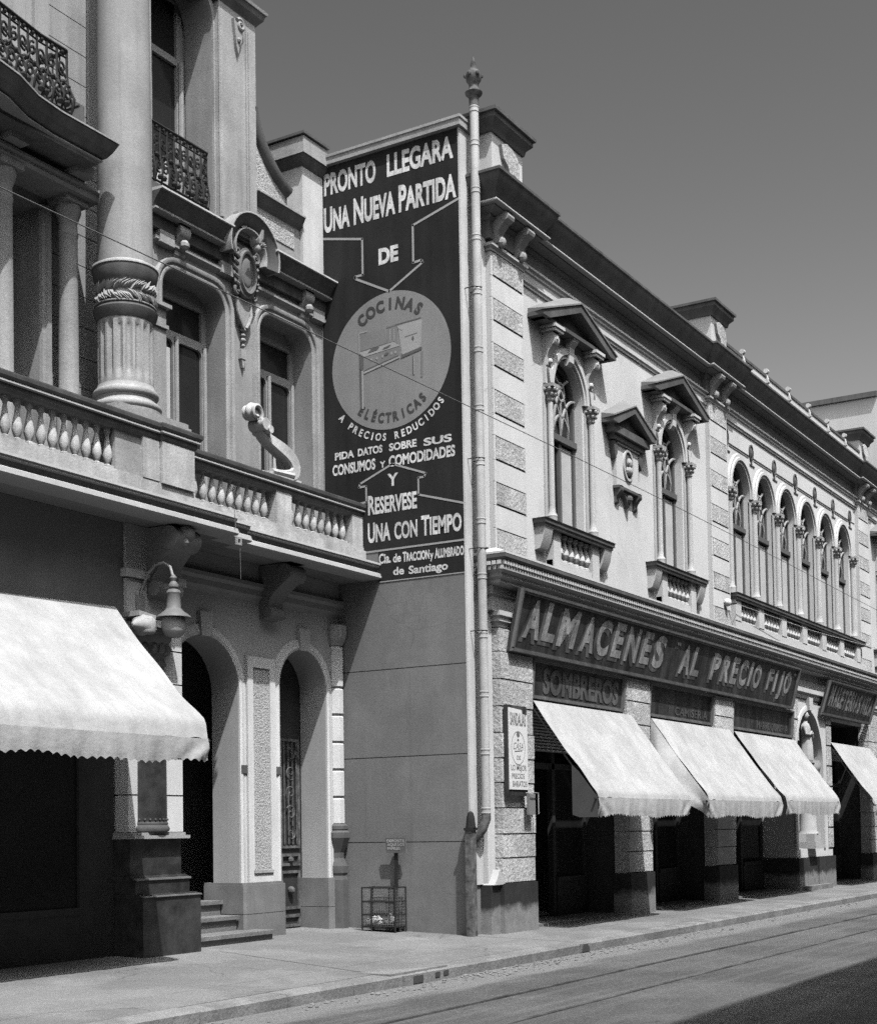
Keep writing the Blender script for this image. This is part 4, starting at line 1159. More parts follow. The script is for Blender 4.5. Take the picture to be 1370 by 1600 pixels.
awning('large bright canvas awning with scalloped hem on the ornate stone house', 7.4, 12.45, 11.9, 4.19, 10.32, 2.55, 2.28, 5, bx0=7.4, bx1=12.22, roll=.2, ztl=4.0, sag=.05, scal=.115)

# ------------------------------------------------------------------ ornate stone house (left)
A = thing('ornate_house', 'ornate old stone house with a giant column, carved balcony and arched entrance', 'building', (14, 12.5, 0))
YG = 12.45                                     # ground floor face
YU = 12.7                                      # upper face
# ground floor wall with two arches
m_ = MB(); m_.panel(rect(13.7, 17.8, 0, 5.3), [arch(14.66, .715, .0, 3.43, 16), arch(16.84, .57, .0, 3.59, 16)], YG, YG+.46)
build('entrance_wall', m_, 'reveal', A, smooth=20)
m_ = MB(); m_.box(13.7, 17.8, 14.6, 14.7, -.1, 5.2); m_.box(13.6, 13.7, YG+.62, 14.6, -.1, 5.2); m_.box(13.7, 17.79, YG+.62, 14.6, 5.15, 5.2); m_.box(13.7, 17.78, YG+.63, 14.6, .0, .62 - .5)
build('entrance_hall', m_, 'dark', A)
for cx, hw, zs in ((14.66, .715, 3.43), (16.84, .57, 3.59)):
    m_ = MB(); m_.face_mould(archline(cx, hw, .83, zs, 18), [(0, YG), (0, YG-.03), (.04, YG-.045), (.07, YG-.03), (.13, YG-.03), (.15, YG)]); build('archivolt', m_, 'pierst', A)
    m_ = MB(); m_.prism([(cx-.1, zs+hw-.02), (cx+.1, zs+hw-.02), (cx+.13, zs+hw+.3), (cx-.13, zs+hw+.3)], 'y', YG-.07, YG); build('keystone', m_, 'reveal', A)
# pier between the arches
m_ = MB(); m_.panel(rect(15.52, 16.14, .82, 3.95), [rect(15.64, 16.02, 1.0, 3.8)], YG-.055, YG); pr = build('pier_frame', m_, 'pierst', A, smooth=0)
m_ = MB(); m_.box(15.64, 16.02, YG-.035, YG, 1.0, 3.8); build('pitted_panel', m_, 'stippleF', pr)
m_ = MB(); m_.box(15.62, 16.04, YG-.075, YG-.055, .96, 1.0); build('panel_sill', m_, 'stone', pr)
m_ = MB()
for x0 in (15.39, 16.15): m_.box(x0, x0+.12, YG-.050, YG-.01, 2.33, 2.44)
build('dark_tile', m_, 'dark_shade', pr)
m_ = MB(); m_.prism([(15.36, YG+.62), (15.36, YG-.07), (15.40, YG-.1), (16.24, YG-.1), (16.3, YG-.07), (16.3, YG+.62)], 'z', -.1, .405); m_.prism([(15.36, YG+.62), (15.36, YG-.07), (15.40, YG-.1), (16.24, YG-.1), (16.3, YG-.07), (16.3, YG+.62)], 'z', .413, .80)
m_.prism([(15.37, YG+.62), (15.37, YG-.05), (15.42, YG-.08), (16.22, YG-.08), (16.28, YG-.05), (16.28, YG+.62)], 'z', .8, .835)
build('pier_plinth', m_, 'plinth', A)
m_ = MB(); m_.prism([(17.37, YG+.62), (17.37, YG-.05), (17.5, YG-.07), (17.5, YG+.62)], 'z', -.1, .405); m_.prism([(17.37, YG+.62), (17.37, YG-.05), (17.5, YG-.07), (17.5, YG+.62)], 'z', .413, .835); build('jamb_plinth', m_, 'plinth', A)
# eight sided half pier beside the party wall
def octo(r, z0, z1): return [(17.66+r*math.cos(math.pi/8+i*math.pi/4), YG-.0+r*math.sin(math.pi/8+i*math.pi/4)) for i in range(8)]
def octp(mb, prof):
    vs = []; k = 8
    for r, z in prof:
        vs += [(17.66+r*math.cos(math.pi/8+i*math.pi/4)*.86, YG+.02+r*math.sin(math.pi/8+i*math.pi/4), z) for i in range(8)]
    fs = [(j*k+i, j*k+(i+1) % k, (j+1)*k+(i+1) % k, (j+1)*k+i) for j in range(len(prof)-1) for i in range(k)]
    fs += [tuple(range(k-1, -1, -1)), tuple((len(prof)-1)*k+i for i in range(k))]
    mb.add(vs, fs)
m_ = MB()
zz = [1.62, 2.03, 2.44, 2.85, 3.26, 3.67, 4.3]
for a, b in zip(zz[:-1], zz[1:]): octp(m_, [(.135, a), (.15, a+.02), (.15, b-.035), (.135, b-.02)]); octp(m_, [(.13, b-.02), (.13, b)])
hp = build('half_pier', m_, 'pierst', A, smooth=0)
m_ = MB(); octp(m_, [(.19, .0), (.19, .8), (.17, .86), (.19, .9), (.19, 1.0), (.16, 1.06), (.13, 1.12), (.13, 1.2), (.23, 1.42), (.23, 1.5), (.19, 1.53), (.2, 1.55), (.2, 1.6), (.16, 1.63)]); build('vase_base', m_, 'granite', hp, smooth=0)
m_ = MB()
for z in zz[1:-1]: octp(m_, [(.136, z-.022), (.136, z+.002)])
build('joint', m_, 'dark_shade', hp, smooth=0)
m_ = MB(); octp(m_, [(.15, 4.3), (.2, 4.4), (.22, 4.5), (.22, 4.6)]); build('capital', m_, 'stone', hp, smooth=0)
# doors
def iron_door(cx, hw, y, zt):
    m_ = MB(); m_.box(cx-hw, cx+hw, y, y+.06, .05, 3.0); m_.panel(arch(cx, hw, 3.0, zt, 12), [], y, y+.06)
    d = build('door', m_, 'darkwood', A)
    m_ = MB()
    for s_ in (-1, 1):
        a, b = (cx-hw+.06, cx-.03) if s_ < 0 else (cx+.03, cx+hw-.06)
        for z0, z1 in ((.12, .3), (.38, .95), (1.02, 1.2), (1.28, 2.9)):
            m_.panel(rect(a, b, z0, z1), [rect(a+.05, b-.05, z0+.04, z1-.04)], y-.03, y)
        for k in range(4): m_.tube([(a+.09+(b-a-.18)*k/3, y-.035, 1.34), (a+.09+(b-a-.18)*k/3, y-.035, 2.85)], .012, 5)
        for k in range(5):
            sp = spiral((a+b)/2, 1.5+.3*k, .02, .12, k*1.3, 1.2, 16); m_.tube([(p_[0], y-.04, p_[1]) for p_ in sp], .010, 5)
        m_.ball(((a+b)/2, y-.03, 1.11), .05, 8); m_.ball(((a+b)/2, y-.03, .66), .06, 8)
    build('grille', m_, 'rust', d)
    m_ = MB(); m_.ball((cx-.1, y-.07, 1.1), .03, 8); build('handle', m_, 'steel', d)
iron_door(16.84, .57, YG+.47, 3.59)
m_ = MB(); m_.box(13.95, 14.5, YG+.56, YG+.62, .62, 3.3); d = build('door', m_, 'darkwood', A, label='dark door leaf standing open at the top of the steps')
m_ = MB(); m_.panel(rect(14.0, 14.45, .8, 3.2), [rect(14.06, 14.39, .9, 1.5), rect(14.06, 14.39, 1.6, 3.1)], YG+.53, YG+.56); build('panel_frame', m_, 'rust', d)
# steps
for i, (x1, y0, y1, z) in enumerate(((15.6, 12.02, YG, .2), (15.34, YG-.02+.0, 13.0, .40), (15.35, 12.72, 14.6, .60))):
    m_ = MB(); m_.box(13.75, x1-.02, y0+.04, 14.6, -.05, z-.05); m_.box(13.75, x1, y0, 14.6, z-.05, z)
    if i == 0:
        m_ = MB(); m_.box(13.75, 15.36, y0+.04, YG+.6, -.05, z-.05); m_.box(13.75, 15.36, y0, YG+.6, z-.05, z); m_.box(15.36, x1-.02, y0+.04, YG-.1, -.05, z-.05); m_.box(15.36, x1, y0, YG-.1, z-.05, z)
    build('step', m_, 'kerb', A)
# black marble plinth, stepped
m_ = MB(); YM = 11.75
m_.box(12.72, 13.75, YM, YG+.5, -.05, .76); m_.prism([(YM, .76), (YM-.02, .765), (YM+.1, .80), (YM+.6, .80), (YM+.6, .76)], 'x', 12.70, 13.77)
m_.box(12.72, 13.68, YM+.12, YG+.5, .80, .96); m_.prism([(YM+.12, .96), (YM+.10, .965), (YM+.2, 1.02), (YM+.6, 1.02), (YM+.6, .96)], 'x', 12.70, 13.7)
m_.box(12.72, 13.62, YM+.2, YG+.5, 1.02, 1.46)
mp_ = build('marble_plinth', m_, 'marble', A)
m_ = MB(); m_.box(12.69, 13.68, YM+.1, YG+.2, 1.46, 1.5); m_.box(12.70, 13.64, YM+.14, YG+.2, 1.5, 1.535); build('plinth_cap', m_, 'stone', mp_)
m_ = MB(); m_.box(12.72, 13.745, YM-.02, YM+.09, .767, .782); m_.box(12.72, 13.69, YM+.1, YM+.19, .967, .99); build('pale_edge', m_, 'plinth', mp_)  # paler grey strips along the edges of the two ledges
# pillar above it and shop opening under the big awning
m_ = MB(); z = 1.535
for b in (1.99, 2.45, 2.91, 3.37, 3.78, 4.15, 4.6):
    m_.box(12.75, 13.72, 12.0, YG+.6, z+.006, b-.012); z = b
m_.box(12.8, 13.69, 12.02, YG+.6, 1.535, 4.6); m_.box(12.7, 13.76, 11.95, YG+.6, 4.6, 4.7); m_.box(12.75, 13.72, 12.0, YG+.6, 4.7, 5.25)
build('corner_pillar', m_, 'pierst', A)
m_ = MB(); m_.box(5, 12.75, 12.05, 12.6, 3.95, 5.25); m_.box(5, 6.5, 12.05, 12.6, 0, 3.95); build('shop_lintel', m_, 'stoned', A)
m_ = MB(); m_.box(6.5, 12.3, 13.6, 13.7, -.05, 4); m_.box(6.45, 6.5, 12.6, 13.6, -.05, 4); build('shop_interior', m_, 'dark', A)
m_ = MB(); m_.box(12.3, 12.72, 12.2, 13.6, -.05, 3.95); build('shop_jamb', m_, 'darkwood', A)
m_ = MB()
for a, b in ((6.5, 6.65), (8.4, 8.55), (10.3, 10.45), (12.15, 12.3)): m_.box(a, b, 12.2, 12.32, .06, 3.9)
m_.box(6.65, 12.15, 12.2, 12.3, .06, .6); m_.box(6.65, 12.15, 12.18, 12.32, .6, .68); m_.box(6.65, 12.15, 12.2, 12.3, 2.9, 3.0)
sf = build('shopfront', m_, 'darkwood', A)
for a, b in ((6.65, 8.4), (8.55, 10.3), (10.45, 12.15)):
    m_ = MB(); m_.box(a, b, 12.24, 12.255, .68, 2.9); build('pane', m_, 'glass', sf)
# dark polished column standing on the marble plinth in front of the pillar
QX, QY = 13.15, 12.1
m_ = MB(); m_.lathe(QX, QY, [(.262, 1.66), (.262, 1.75), (.257, 2.6), (.245, 3.55)], 32); dc = build('dark_column', m_, 'marble', A, smooth=40)
m_ = MB(); m_.lathe(QX, QY, [(.25, 1.537), (.285, 1.55), (.295, 1.58), (.28, 1.61), (.268, 1.625), (.275, 1.645), (.264, 1.665)], 32)
for i in range(14):
    a = -math.pi+math.pi*i/13; m_.ball((QX+.268*math.cos(a), QY+.268*math.sin(a), 1.69), .014, 6)
build('column_base', m_, 'granite', dc, smooth=50)
m_ = MB(); m_.lathe(QX, QY, [(.245, 3.55), (.265, 3.57), (.265, 3.6), (.245, 3.62), (.25, 3.72), (.3, 3.84), (.33, 3.88), (.33, 3.93)], 28); m_.box(QX-.34, QX+.34, QY-.34, QY+.1, 3.93, 4.0)
for i in range(9):
    a = -math.pi+math.pi*i/8; m_.ball((QX+.275*math.cos(a), QY+.275*math.sin(a), 3.76), .05, 7, (1, 1, 1.4))
build('column_capital', m_, 'stoned', dc, smooth=40)

# bands and brackets under the balcony
m_ = MB(); m_.plan([(13.72, YG), (17.8, YG)], [(-.05, 4.72), (.0, 4.72), (.02, 4.76), (.06, 4.8), (.06, 4.88), (.1, 4.92), (.1, 4.97), (-.05, 4.97)]); build('frieze_band', m_, 'stone', A, smooth=0)
def console(cx, yw, zt, d, h, wd, head=False):
    m_ = MB(); m_.prism(console_pts(yw, zt, d, h), 'x', cx-wd, cx+wd)
    m_.tube([(cx-wd*1.12, yw-d*.82, zt-h*.18), (cx+wd*1.12, yw-d*.82, zt-h*.18)], h*.17, 12)
    m_.tube([(cx-wd*1.1, yw-d*.28, zt-h*.88), (cx+wd*1.1, yw-d*.28, zt-h*.88)], h*.11, 10)
    if head:
        m_.ball((cx, yw-d-.02, zt-.08), .11, 10, (1.1, .8, 1.)); m_.ball((cx-.06, yw-d-.04, zt-.2), .05, 8)
    for s_ in (-1, 1): m_.ball((cx+s_*wd*.4, yw-d*.5, zt-h*.45), .05, 8)
    return build('balcony_bracket', m_, 'stoned', A)
console(16.02, YG, 5.24, .55, .75, .16); console(13.3, 12.0, 5.24, .45, .85, .2, True); 
# balcony slab: three depths stepping back to the right
bal = MB()
def slab(x0, x1, yf, cap0=True):
    mb = MB()
    mb.plan([(x0, 12.75), (x0, yf), (x1, yf), (x1, 12.75)] if cap0 else [(x0, yf), (x1, yf)], [(-.3, 5.25), (.0, 5.25), (.03, 5.27), (.03, 5.30), (.015, 5.305), (.015, 5.33), (-.02, 5.345), (-.3, 5.345)])
    lo = mb
    mb = MB()
    mb.plan([(x0, yf), (x1, yf)], [(-.3, 5.346), (-.045, 5.346), (-.055, 5.38), (-.04, 5.42), (-.3, 5.45)])
    cv = mb
    mb = MB(); mb.plan([(x0, yf), (x1, yf)], [(-.3, 5.42), (-.02, 5.42), (.0, 5.43), (.0, 5.455), (.02, 5.46), (.02, 5.49), (-.3, 5.50)])
    return lo, cv, mb
LO, CV, UP, SF, KB = MB(), MB(), MB(), MB(), MB()
for x0, x1, yf in ((5, 14.1, 11.40), (14.1005, 14.55, 11.55), (14.5505, 17.799, 11.70)):
    for tgt, srcm in zip((LO, CV, UP), slab(x0, x1, yf, False)): tgt.add(srcm.v, srcm.f)
SF.box(5, 13.5, 11.68, 12.6, 5.255, 5.34); SF.box(13.5, 14.1, 11.68, 12.9, 5.254, 5.338); SF.box(14.1, 14.55, 11.84, 12.9, 5.253, 5.337); SF.box(14.55, 17.798, 11.99, 12.95, 5.252, 5.336)
KB.box(5, 13.45, 11.69, 12.9, 5.43, 5.485); KB.box(13.45, 17.798, 11.99, 12.95, 5.425, 5.482)
bc = build('balcony', LO, 'stoneR', A, smooth=0)
build('cove', CV, 'dark_shade', bc, smooth=0)
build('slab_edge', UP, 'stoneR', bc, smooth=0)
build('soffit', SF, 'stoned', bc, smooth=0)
KB.box(5, 13.42, 11.5, 11.75, 5.503, 5.665); KB.box(13.421, 17.797, 11.94, 12.22, 5.503, 5.70); KB.box(5, 13.40, 11.52, 11.74, 5.668, 5.69); KB.box(13.43, 17.796, 11.98, 12.2, 5.703, 5.76)
build('balcony_kerb', KB, 'balst', bc, smooth=0)
for d_ in ((12.52, 12.80, 11.51, 11.74, 5.69, 6.17), (12.81, 13.38, 11.47, 11.78, 5.67, 6.17), (15.69, 16.03, 11.99, 12.21, 5.70, 6.22), (17.52, 17.79, 11.99, 12.21, 5.70, 6.22), (13.45, 13.62, 12.0, 12.2, 5.7, 6.2), (8.2, 8.75, 11.51, 11.74, 5.69, 6.17)):
    m_ = MB(); m_.box(*d_); build('balcony_die', m_, 'balst', bc)
def handrail(path, z):
    a_ = MB(); a_.plan(path, [(-.26, z), (-.02, z), (.0, z+.03), (.0, z+.085), (-.26, z+.085)])
    b_ = MB(); b_.plan(path, [(-.26, z+.0855), (.02, z+.0855), (.035, z+.092), (.035, z+.112), (.02, z+.118), (-.26, z+.118)])
    c_ = MB(); c_.plan(path, [(-.28, z+.1185), (.03, z+.1185), (.055, z+.15), (.06, z+.185), (.06, z+.2), (-.28, z+.205)])
    return a_, b_, c_
for path, z in (([(5, 11.5), (12.8, 11.5), (12.8, 11.46), (13.42, 11.46), (13.42, 11.9)], 6.17), ([(13.45, 11.98), (17.796, 11.98)], 6.20)):
    a_, b_, c_ = handrail(path, z)
    h = build('handrail', c_, 'dark_shade', bc, smooth=0)
    build('handrail_base', a_, 'dark_shade', bc, smooth=0); build('handrail_fillet', b_, 'stoneR', bc, smooth=0)
b0 = None
bl = [(10.37+.168*i, 11.63, 5.69, 0) for i in range(-9, 13)]+[(13.72+.181*i, 12.1, 5.76, 1) for i in range(11)]+[(16.13+.181*i, 12.1, 5.76, 1) for i in range(8)]
for x, y, z, k in bl:
    if x < 8.8: continue
    if b0 is None:
        q = MB(); h = .48; q.lathe(0, 0, [(p_[0]*.95, p_[1]) for p_ in balus(h)], 12)
        q.box(-.06, .06, -.06, .06, 0, .045)
        b0 = build('baluster', q, 'balst', bc, (x, y, z), smooth=40)
    else: dup(b0, (x, y, z), bc)
# scroll ornament on the balcony die
m_ = MB()
sc = [(15.62, 12.1, 6.46), (15.9, 12.1, 6.47), (16.1, 12.1, 6.5), (16.19, 12.1, 6.6), (16.14, 12.1, 6.72), (16.0, 12.1, 6.81), (15.82, 12.11, 6.87), (15.66, 12.12, 6.92), (15.54, 12.13, 6.99), (15.47, 12.14, 7.08)]
Q = []
for i in range(len(sc)-1):
    for k in range(4): Q.append(Vector(sc[i]).lerp(Vector(sc[i+1]), k/4))
Q.append(Vector(sc[-1]))
for _ in range(3): Q = [Q[0]]+[(Q[i-1]+Q[i]*2+Q[i+1])/4 for i in range(1, len(Q)-1)]+[Q[-1]]
n_ = len(Q); vs = []; E1 = []; E2 = []
for i, q in enumerate(Q):
    d = (Q[min(n_-1, i+1)]-Q[max(0, i-1)]).normalized(); nn = Vector((-d.z, 0, d.x)); f = i/(n_-1); th = .04+.045*math.sin(math.pi*min(1, f*1.1)); wd = .115-.03*f
    for yo, h in ((-wd, -th), (-wd, th), (-wd*.72, th*1.25), (-wd*.5, th*.8), (wd*.5, th*.8), (wd*.72, th*1.25), (wd, th), (wd, -th)): vs.append(q+nn*h+Vector((0, yo, 0)))
m_.add(vs, [(i*8+j, i*8+(j+1) % 8, (i+1)*8+(j+1) % 8, (i+1)*8+j) for i in range(n_-1) for j in range(8)]+[tuple(range(8)), tuple((n_-1)*8+j for j in range(7, -1, -1))])
m_.tube([(15.47, 11.98, 7.09), (15.47, 12.24, 7.09)], .085, 14); m_.tube([(15.55, 11.96, 7.03), (15.55, 12.26, 7.03)], .055, 12)
sp = spiral(15.33, 7.22, .125, .05, -.7, .95, 22); m_.tube([(p_[0], 12.12, p_[1]) for p_ in sp], [.065-.03*i/22 for i in range(23)], 8)
m_.tube([(15.33, 12.06, 7.22), (15.33, 12.18, 7.22)], .1, 12)
for yo in (12.04, 12.2): m_.tube([(p_[0], yo, p_[1]) for p_ in sp], .03, 6)
m_.box(15.55, 16.28, 12.0, 12.2, 6.405, 6.46); m_.tube([(15.62, 12.02, 6.47), (16.1, 12.02, 6.5)], .05, 8)
build('scroll_ornament', m_, 'balst', bc, smooth=45)

# upper floor, right part
WIN = [(14.18, 15.47), (16.24, 17.50)]
m_ = MB(); m_.panel(rect(13.2, 17.8, 5.4, 10.0), [roundrect(a, b, 5.72, 9.03, .28, 6) for a, b in WIN], YU, YU+.5)
build('upper_wall', m_, 'stucco', A, smooth=20)
m_ = MB(); m_.box(13.2, 17.78, 14.5, 14.6, 5.4, 14); m_.box(13.2, 17.79, YU+.5, 14.5, 9.9, 9.99); m_.box(13.1, 13.2, YU+.5, 14.5, 5.4, 14); m_.box(13.2, 17.79, YU+.5, 14.5, 5.5, 5.56); build('inner_wall', m_, 'dark', A)
for a, b in WIN:
    m_ = MB()
    m_.face_mould(rrline(a, b, 5.72, 9.03, .28), [(0, YU), (0, YU-.02), (.02, YU-.035), (.05, YU-.035), (.06, YU-.02), (.085, YU-.02), (.095, YU-.05), (.12, YU-.06), (.15, YU-.06), (.16, YU-.0)])
    fr = build('window_surround', m_, 'stone', A, smooth=40)
    # french window deep in the reveal
    y = YU+.33; zt = 8.25; c_ = (a+b)/2
    m_ = MB(); m_.panel(rect(a, b, 5.5, 9.1), [roundrect(a+.1, c_-.05, 5.9, zt, .08), roundrect(c_+.05, b-.1, 5.9, zt, .08), rect(a+.1, b-.1, zt+.12, 8.8)], y, y+.06)
    for x in (a+.06, c_, b-.06): m_.tube([(x, y-.02, 5.7), (x, y-.02, zt+.05)], .03, 8)
    f = build('french_window', m_, 'ironl', A, smooth=20)
    m_ = MB(); m_.box(a+.02, b-.02, y+.045, y+.055, 5.6, 9); build('pane', m_, 'glass', f)
    m_ = MB(); m_.box(a+.13, c_-.09, y+.02, y+.04, 6.3, zt-.12) if a < 16 else m_.prism([(c_+.07, 5.9), (c_+.35, 5.9), (c_+.16, 7.3)], 'y', y+.02, y+.035); build('curtain', m_, 'shutter', f)
m_ = MB(); m_.box(13.3, 14.0, YU-.24, YU, 5.4, 8.32); m_.box(13.24, 14.05, YU-.3, YU, 8.32, 8.37); m_.box(13.28, 14.02, YU-.27, YU, 8.05, 8.1); m_.box(13.26, 14.03, YU-.28, YU, 5.4, 5.8); build('side_pilaster', m_, 'stone', A)
# label mouldings, frieze band
m_ = MB(); m_.plan([(14.0, YU), (17.795, YU)], [(-.05, 9.27), (.0, 9.27), (.03, 9.29), (.08, 9.31), (.08, 9.35), (-.05, 9.38)]); build('frieze_band', m_, 'stone', A, smooth=0)
for cx in (14.5, 17.3):
    m_ = MB(); m_.prism(console_pts(YU, 9.62, .16, .42), 'x', cx-.1, cx+.1); m_.ball((cx, YU-.13, 9.36), .07, 8); build('cornice_bracket', m_, 'stone', A)
for cx in (15.45, 14.2, 17.6):
    m_ = MB(); m_.box(cx-.14, cx+.14, YU-.1, YU, 9.28, 9.44); build('cornice_bracket', m_, 'stone', A)
# main cornice with a hump over the cartouche
HX = 15.82; HR = .34
CPROF = [(.0, 9.66), (.10, 9.66), (.12, 9.67), (.16, 9.672), (.18, 9.72), (.22, 9.78), (.28, 9.84), (.29, 9.86), (.0, 9.86)]
cn = None
for x0, x1 in ((13.86, HX-HR-.14), (HX+HR+.14, 17.797)):
    p_ = [(x0, YU), (x1, YU)]
    m_ = MB(); m_.plan(p_, CPROF); o_ = build('cornice', m_, 'dark_shade', A, smooth=40)
    m_ = MB(); m_.plan(p_, [(.0, 9.625), (.18, 9.625), (.20, 9.635), (.20, 9.659), (.0, 9.659)]); build('cornice_fillet', m_, 'stone', o_, smooth=0)
    m_ = MB(); m_.plan(p_, [(.0, 9.8605), (.30, 9.8605), (.315, 9.868), (.315, 9.89), (.0, 9.92)]); build('cornice_edge', m_, 'stoneR', o_, smooth=0)
    cn = cn or o_
hl = [(HX+HR*1.06*math.cos(math.pi*(1.1-1.2*i/20)), 9.70+HR*math.sin(math.pi*(1.1-1.2*i/20))) for i in range(21)]
m_ = MB(); m_.face_mould(hl, [(.0, YU), (.0, YU-.16), (.02, YU-.2), (.08, YU-.24), (.16, YU-.28), (.17, YU-.29), (.17, YU)]); hd = build('cornice_hood', m_, 'dark_shade', A, smooth=40)
m_ = MB(); m_.face_mould(hl, [(-.035, YU), (-.035, YU-.2), (-.02, YU-.22), (-.001, YU-.22), (-.001, YU)]); build('hood_fillet', m_, 'stone', hd, smooth=40)
m_ = MB(); m_.face_mould(hl, [(.171, YU), (.171, YU-.295), (.176, YU-.302), (.188, YU-.302), (.195, YU-.3), (.195, YU+.1), (.171, YU+.1)]); build('hood_edge', m_, 'stone', hd, smooth=40)
m_ = MB(); m_.box(13.86, 17.796, YU-.08, YU, 9.45, 9.62); m_.box(13.86, 17.795, YU-.06, YU+.5, 9.9, 10.06); build('cornice_bed', m_, 'dark_shade', cn)
# cartouche
m_ = MB()
m_.panel([(HX+.21*math.cos(i*math.pi/14)*(1-.15*math.sin(i*math.pi/14)), 9.42+.36*math.sin(i*math.pi/14)) for i in range(28)], [], YU-.13, YU-.02)
m_.face_mould([(HX+.15*math.cos(-i*math.pi/14), 9.42+.27*math.sin(-i*math.pi/14)) for i in range(28)], [(0, YU-.13), (0, YU-.16), (.03, YU-.17), (.05, YU-.13)], True)
m_.ball((HX, YU-.13, 9.42), .14, 14, (.9, .16, 1.5))
for s_ in (-1, 1):
    for k in range(5):
        zc = 9.2+.1*k; m_.tube([(HX+s_*(.18+.03*math.sin(k*.9)), YU-.13, zc), (HX+s_*(.24+.03*math.sin(k*.9)), YU-.12, zc+.03), (HX+s_*(.25+.03*math.sin(k*.9)), YU-.1, zc+.09)], [.028, .024, .01], 6)
    sp = spiral(HX+s_*.21, 9.68, .085, .02, math.pi/2, s_*-1.2, 16); m_.tube([(p_[0], YU-.12, p_[1]) for p_ in sp], .026, 7)
    sp = spiral(HX+s_*.18, 9.14, .07, .02, -math.pi/2, s_*1.1, 14); m_.tube([(p_[0], YU-.1, p_[1]) for p_ in sp], .024, 7)
ct = build('cartouche', m_, 'stoned', A, smooth=35)
m_ = MB(); rs = random.Random(21)
for k in range(16):
    a = rad(20+140*k/15); L = rs.uniform(.10, .19); x0, z0 = HX+.05*math.cos(a), 9.74
    d = Vector((math.cos(a), math.sin(a))); nn = Vector((-d.y, d.x))*.035; y0 = YU-.24-.05*math.sin(a)
    m_.add([(x0, y0, z0), (x0+d.x*L*.5+nn.x, y0-.03, z0+d.y*L*.5+nn.y), (x0+d.x*L, y0-.08, z0+d.y*L), (x0+d.x*L*.5-nn.x, y0-.03, z0+d.y*L*.5-nn.y), (x0+d.x*L*.5, y0-.07, z0+d.y*L*.5)], [(0, 1, 4), (1, 2, 4), (2, 3, 4), (3, 0, 4)])
m_.tube([(HX+.02, YU-.26, 9.78), (HX+.07, YU-.34, 9.9), (HX+.05, YU-.38, 10.0)], [.05, .045, .015], 7); m_.ball((HX+.01, YU-.3, 9.74), .06, 8)
build('carved_crest', m_, 'stone', ct, smooth=35)
m_ = MB(); m_.prism([(HX-.15, 9.06), (HX+.15, 9.06), (HX+.11, 8.8), (HX+.05, 8.68), (HX-.05, 8.68), (HX-.11, 8.8)], 'y', YU-.07, YU)
for s_ in (-1, 1): m_.tube([(HX+s_*.15, YU-.06, 9.05), (HX+s_*.15, YU-.08, 8.85), (HX+s_*.09, YU-.08, 8.72), (HX+s_*.03, YU-.08, 8.64)], .025, 7)
for k, (zc, r) in enumerate(((8.62, .05), (8.54, .04), (8.47, .045), (8.39, .035))): m_.ball((HX+.0, YU-.05, zc), r, 8, (1, .8, .7))
m_.box(HX-.055, HX+.055, YU-.06, YU, 8.2, 8.34); m_.prism([(HX-.04, 8.2), (HX+.04, 8.2), (HX+.01, 8.08), (HX-.01, 8.08)], 'y', YU-.05, YU)
build('carved_drop', m_, 'stone', ct, smooth=40)

# second floor: tall pilaster, arched window with iron railing, roof cornice
m_ = MB(); m_.panel(rect(12.9, 15.4, 10.0, 13.4), [arch(14.55, .72, 10.05, 12.75, 14, .9)], YU+.02, YU+.5); build('attic_wall', m_, 'stucco', A, smooth=20)
m_ = MB(); m_.box(15.29, 16.10, YU-.1, YU+1.2, 9.95, 13.2); tp = build('tall_pilaster', m_, 'stone', A)
m_ = MB(); m_.face_mould([(15.34, 10.05), (15.34, 13.0)], [(0, YU-.1), (0, YU-.13), (.05, YU-.13), (.06, YU-.1)]); m_.box(15.86, 15.885, YU-.125, YU-.1, 10.3, 12.95); m_.box(15.92, 15.93, YU-.12, YU-.1, 10.3, 12.95); m_.box(15.55, 15.75, YU-.2, YU-.1, 10.0, 10.2); build('pilaster_trim', m_, 'stone', tp)
m_ = MB()
sp = spiral(15.7, 12.93, .09, .02, 2.5, -1.3, 16); m_.tube([(p_[0], YU-.15, p_[1]) for p_ in sp], .03, 7)
m_.prism([(15.56, 12.98), (15.76, 12.86), (15.74, 12.72), (15.68, 12.6), (15.66, 12.5), (15.62, 12.6), (15.6, 12.75)], 'y', YU-.15, YU-.1); m_.ball((15.66, YU-.15, 12.7), .04, 7); build('carved_ornament', m_, 'stone', tp)
m_ = MB(); m_.plan([(12.9, YU), (15.22, YU), (15.22, YU-.1), (16.12, YU-.1), (16.12, YU+1.2)], [(-.3, 13.12), (.0, 13.12), (.02, 13.15), (.08, 13.22), (.10, 13.3), (-.3, 13.3)]); build('roof_cornice', m_, 'dark_shade', A, smooth=0)
m_ = MB(); m_.plan([(12.9, YU), (15.22, YU), (15.22, YU-.1), (16.12, YU-.1), (16.12, YU+1.2)], [(-.3, 13.301), (.12, 13.301), (.13, 13.34), (-.3, 13.35)]); build('cornice_edge', m_, 'stone', A, smooth=0)
m_ = MB(); m_.plan([(12.9, YU), (15.22, YU), (15.22, YU-.08), (16.1, YU-.08), (16.1, YU+1.2)], [(-.3, 13.351), (-.02, 13.351), (.0, 13.6), (.06, 13.7), (.06, 13.9), (-.3, 13.9)]); m_.box(12.9, 15.3, YU+.02, 16, 13.3, 13.8); m_.box(15.2, 15.9, YU+.3, 16, 13.4, 13.85); build('parapet', m_, 'dark_shade', A, smooth=0)
m_ = MB(); m_.face_mould(archline(14.55, .72, 10.05, 12.75, 16, .9), [(0, YU+.02), (0, YU-.02), (.08, YU-.02), (.1, YU+.02)]); build('window_surround', m_, 'stone', A)
y = YU+.55
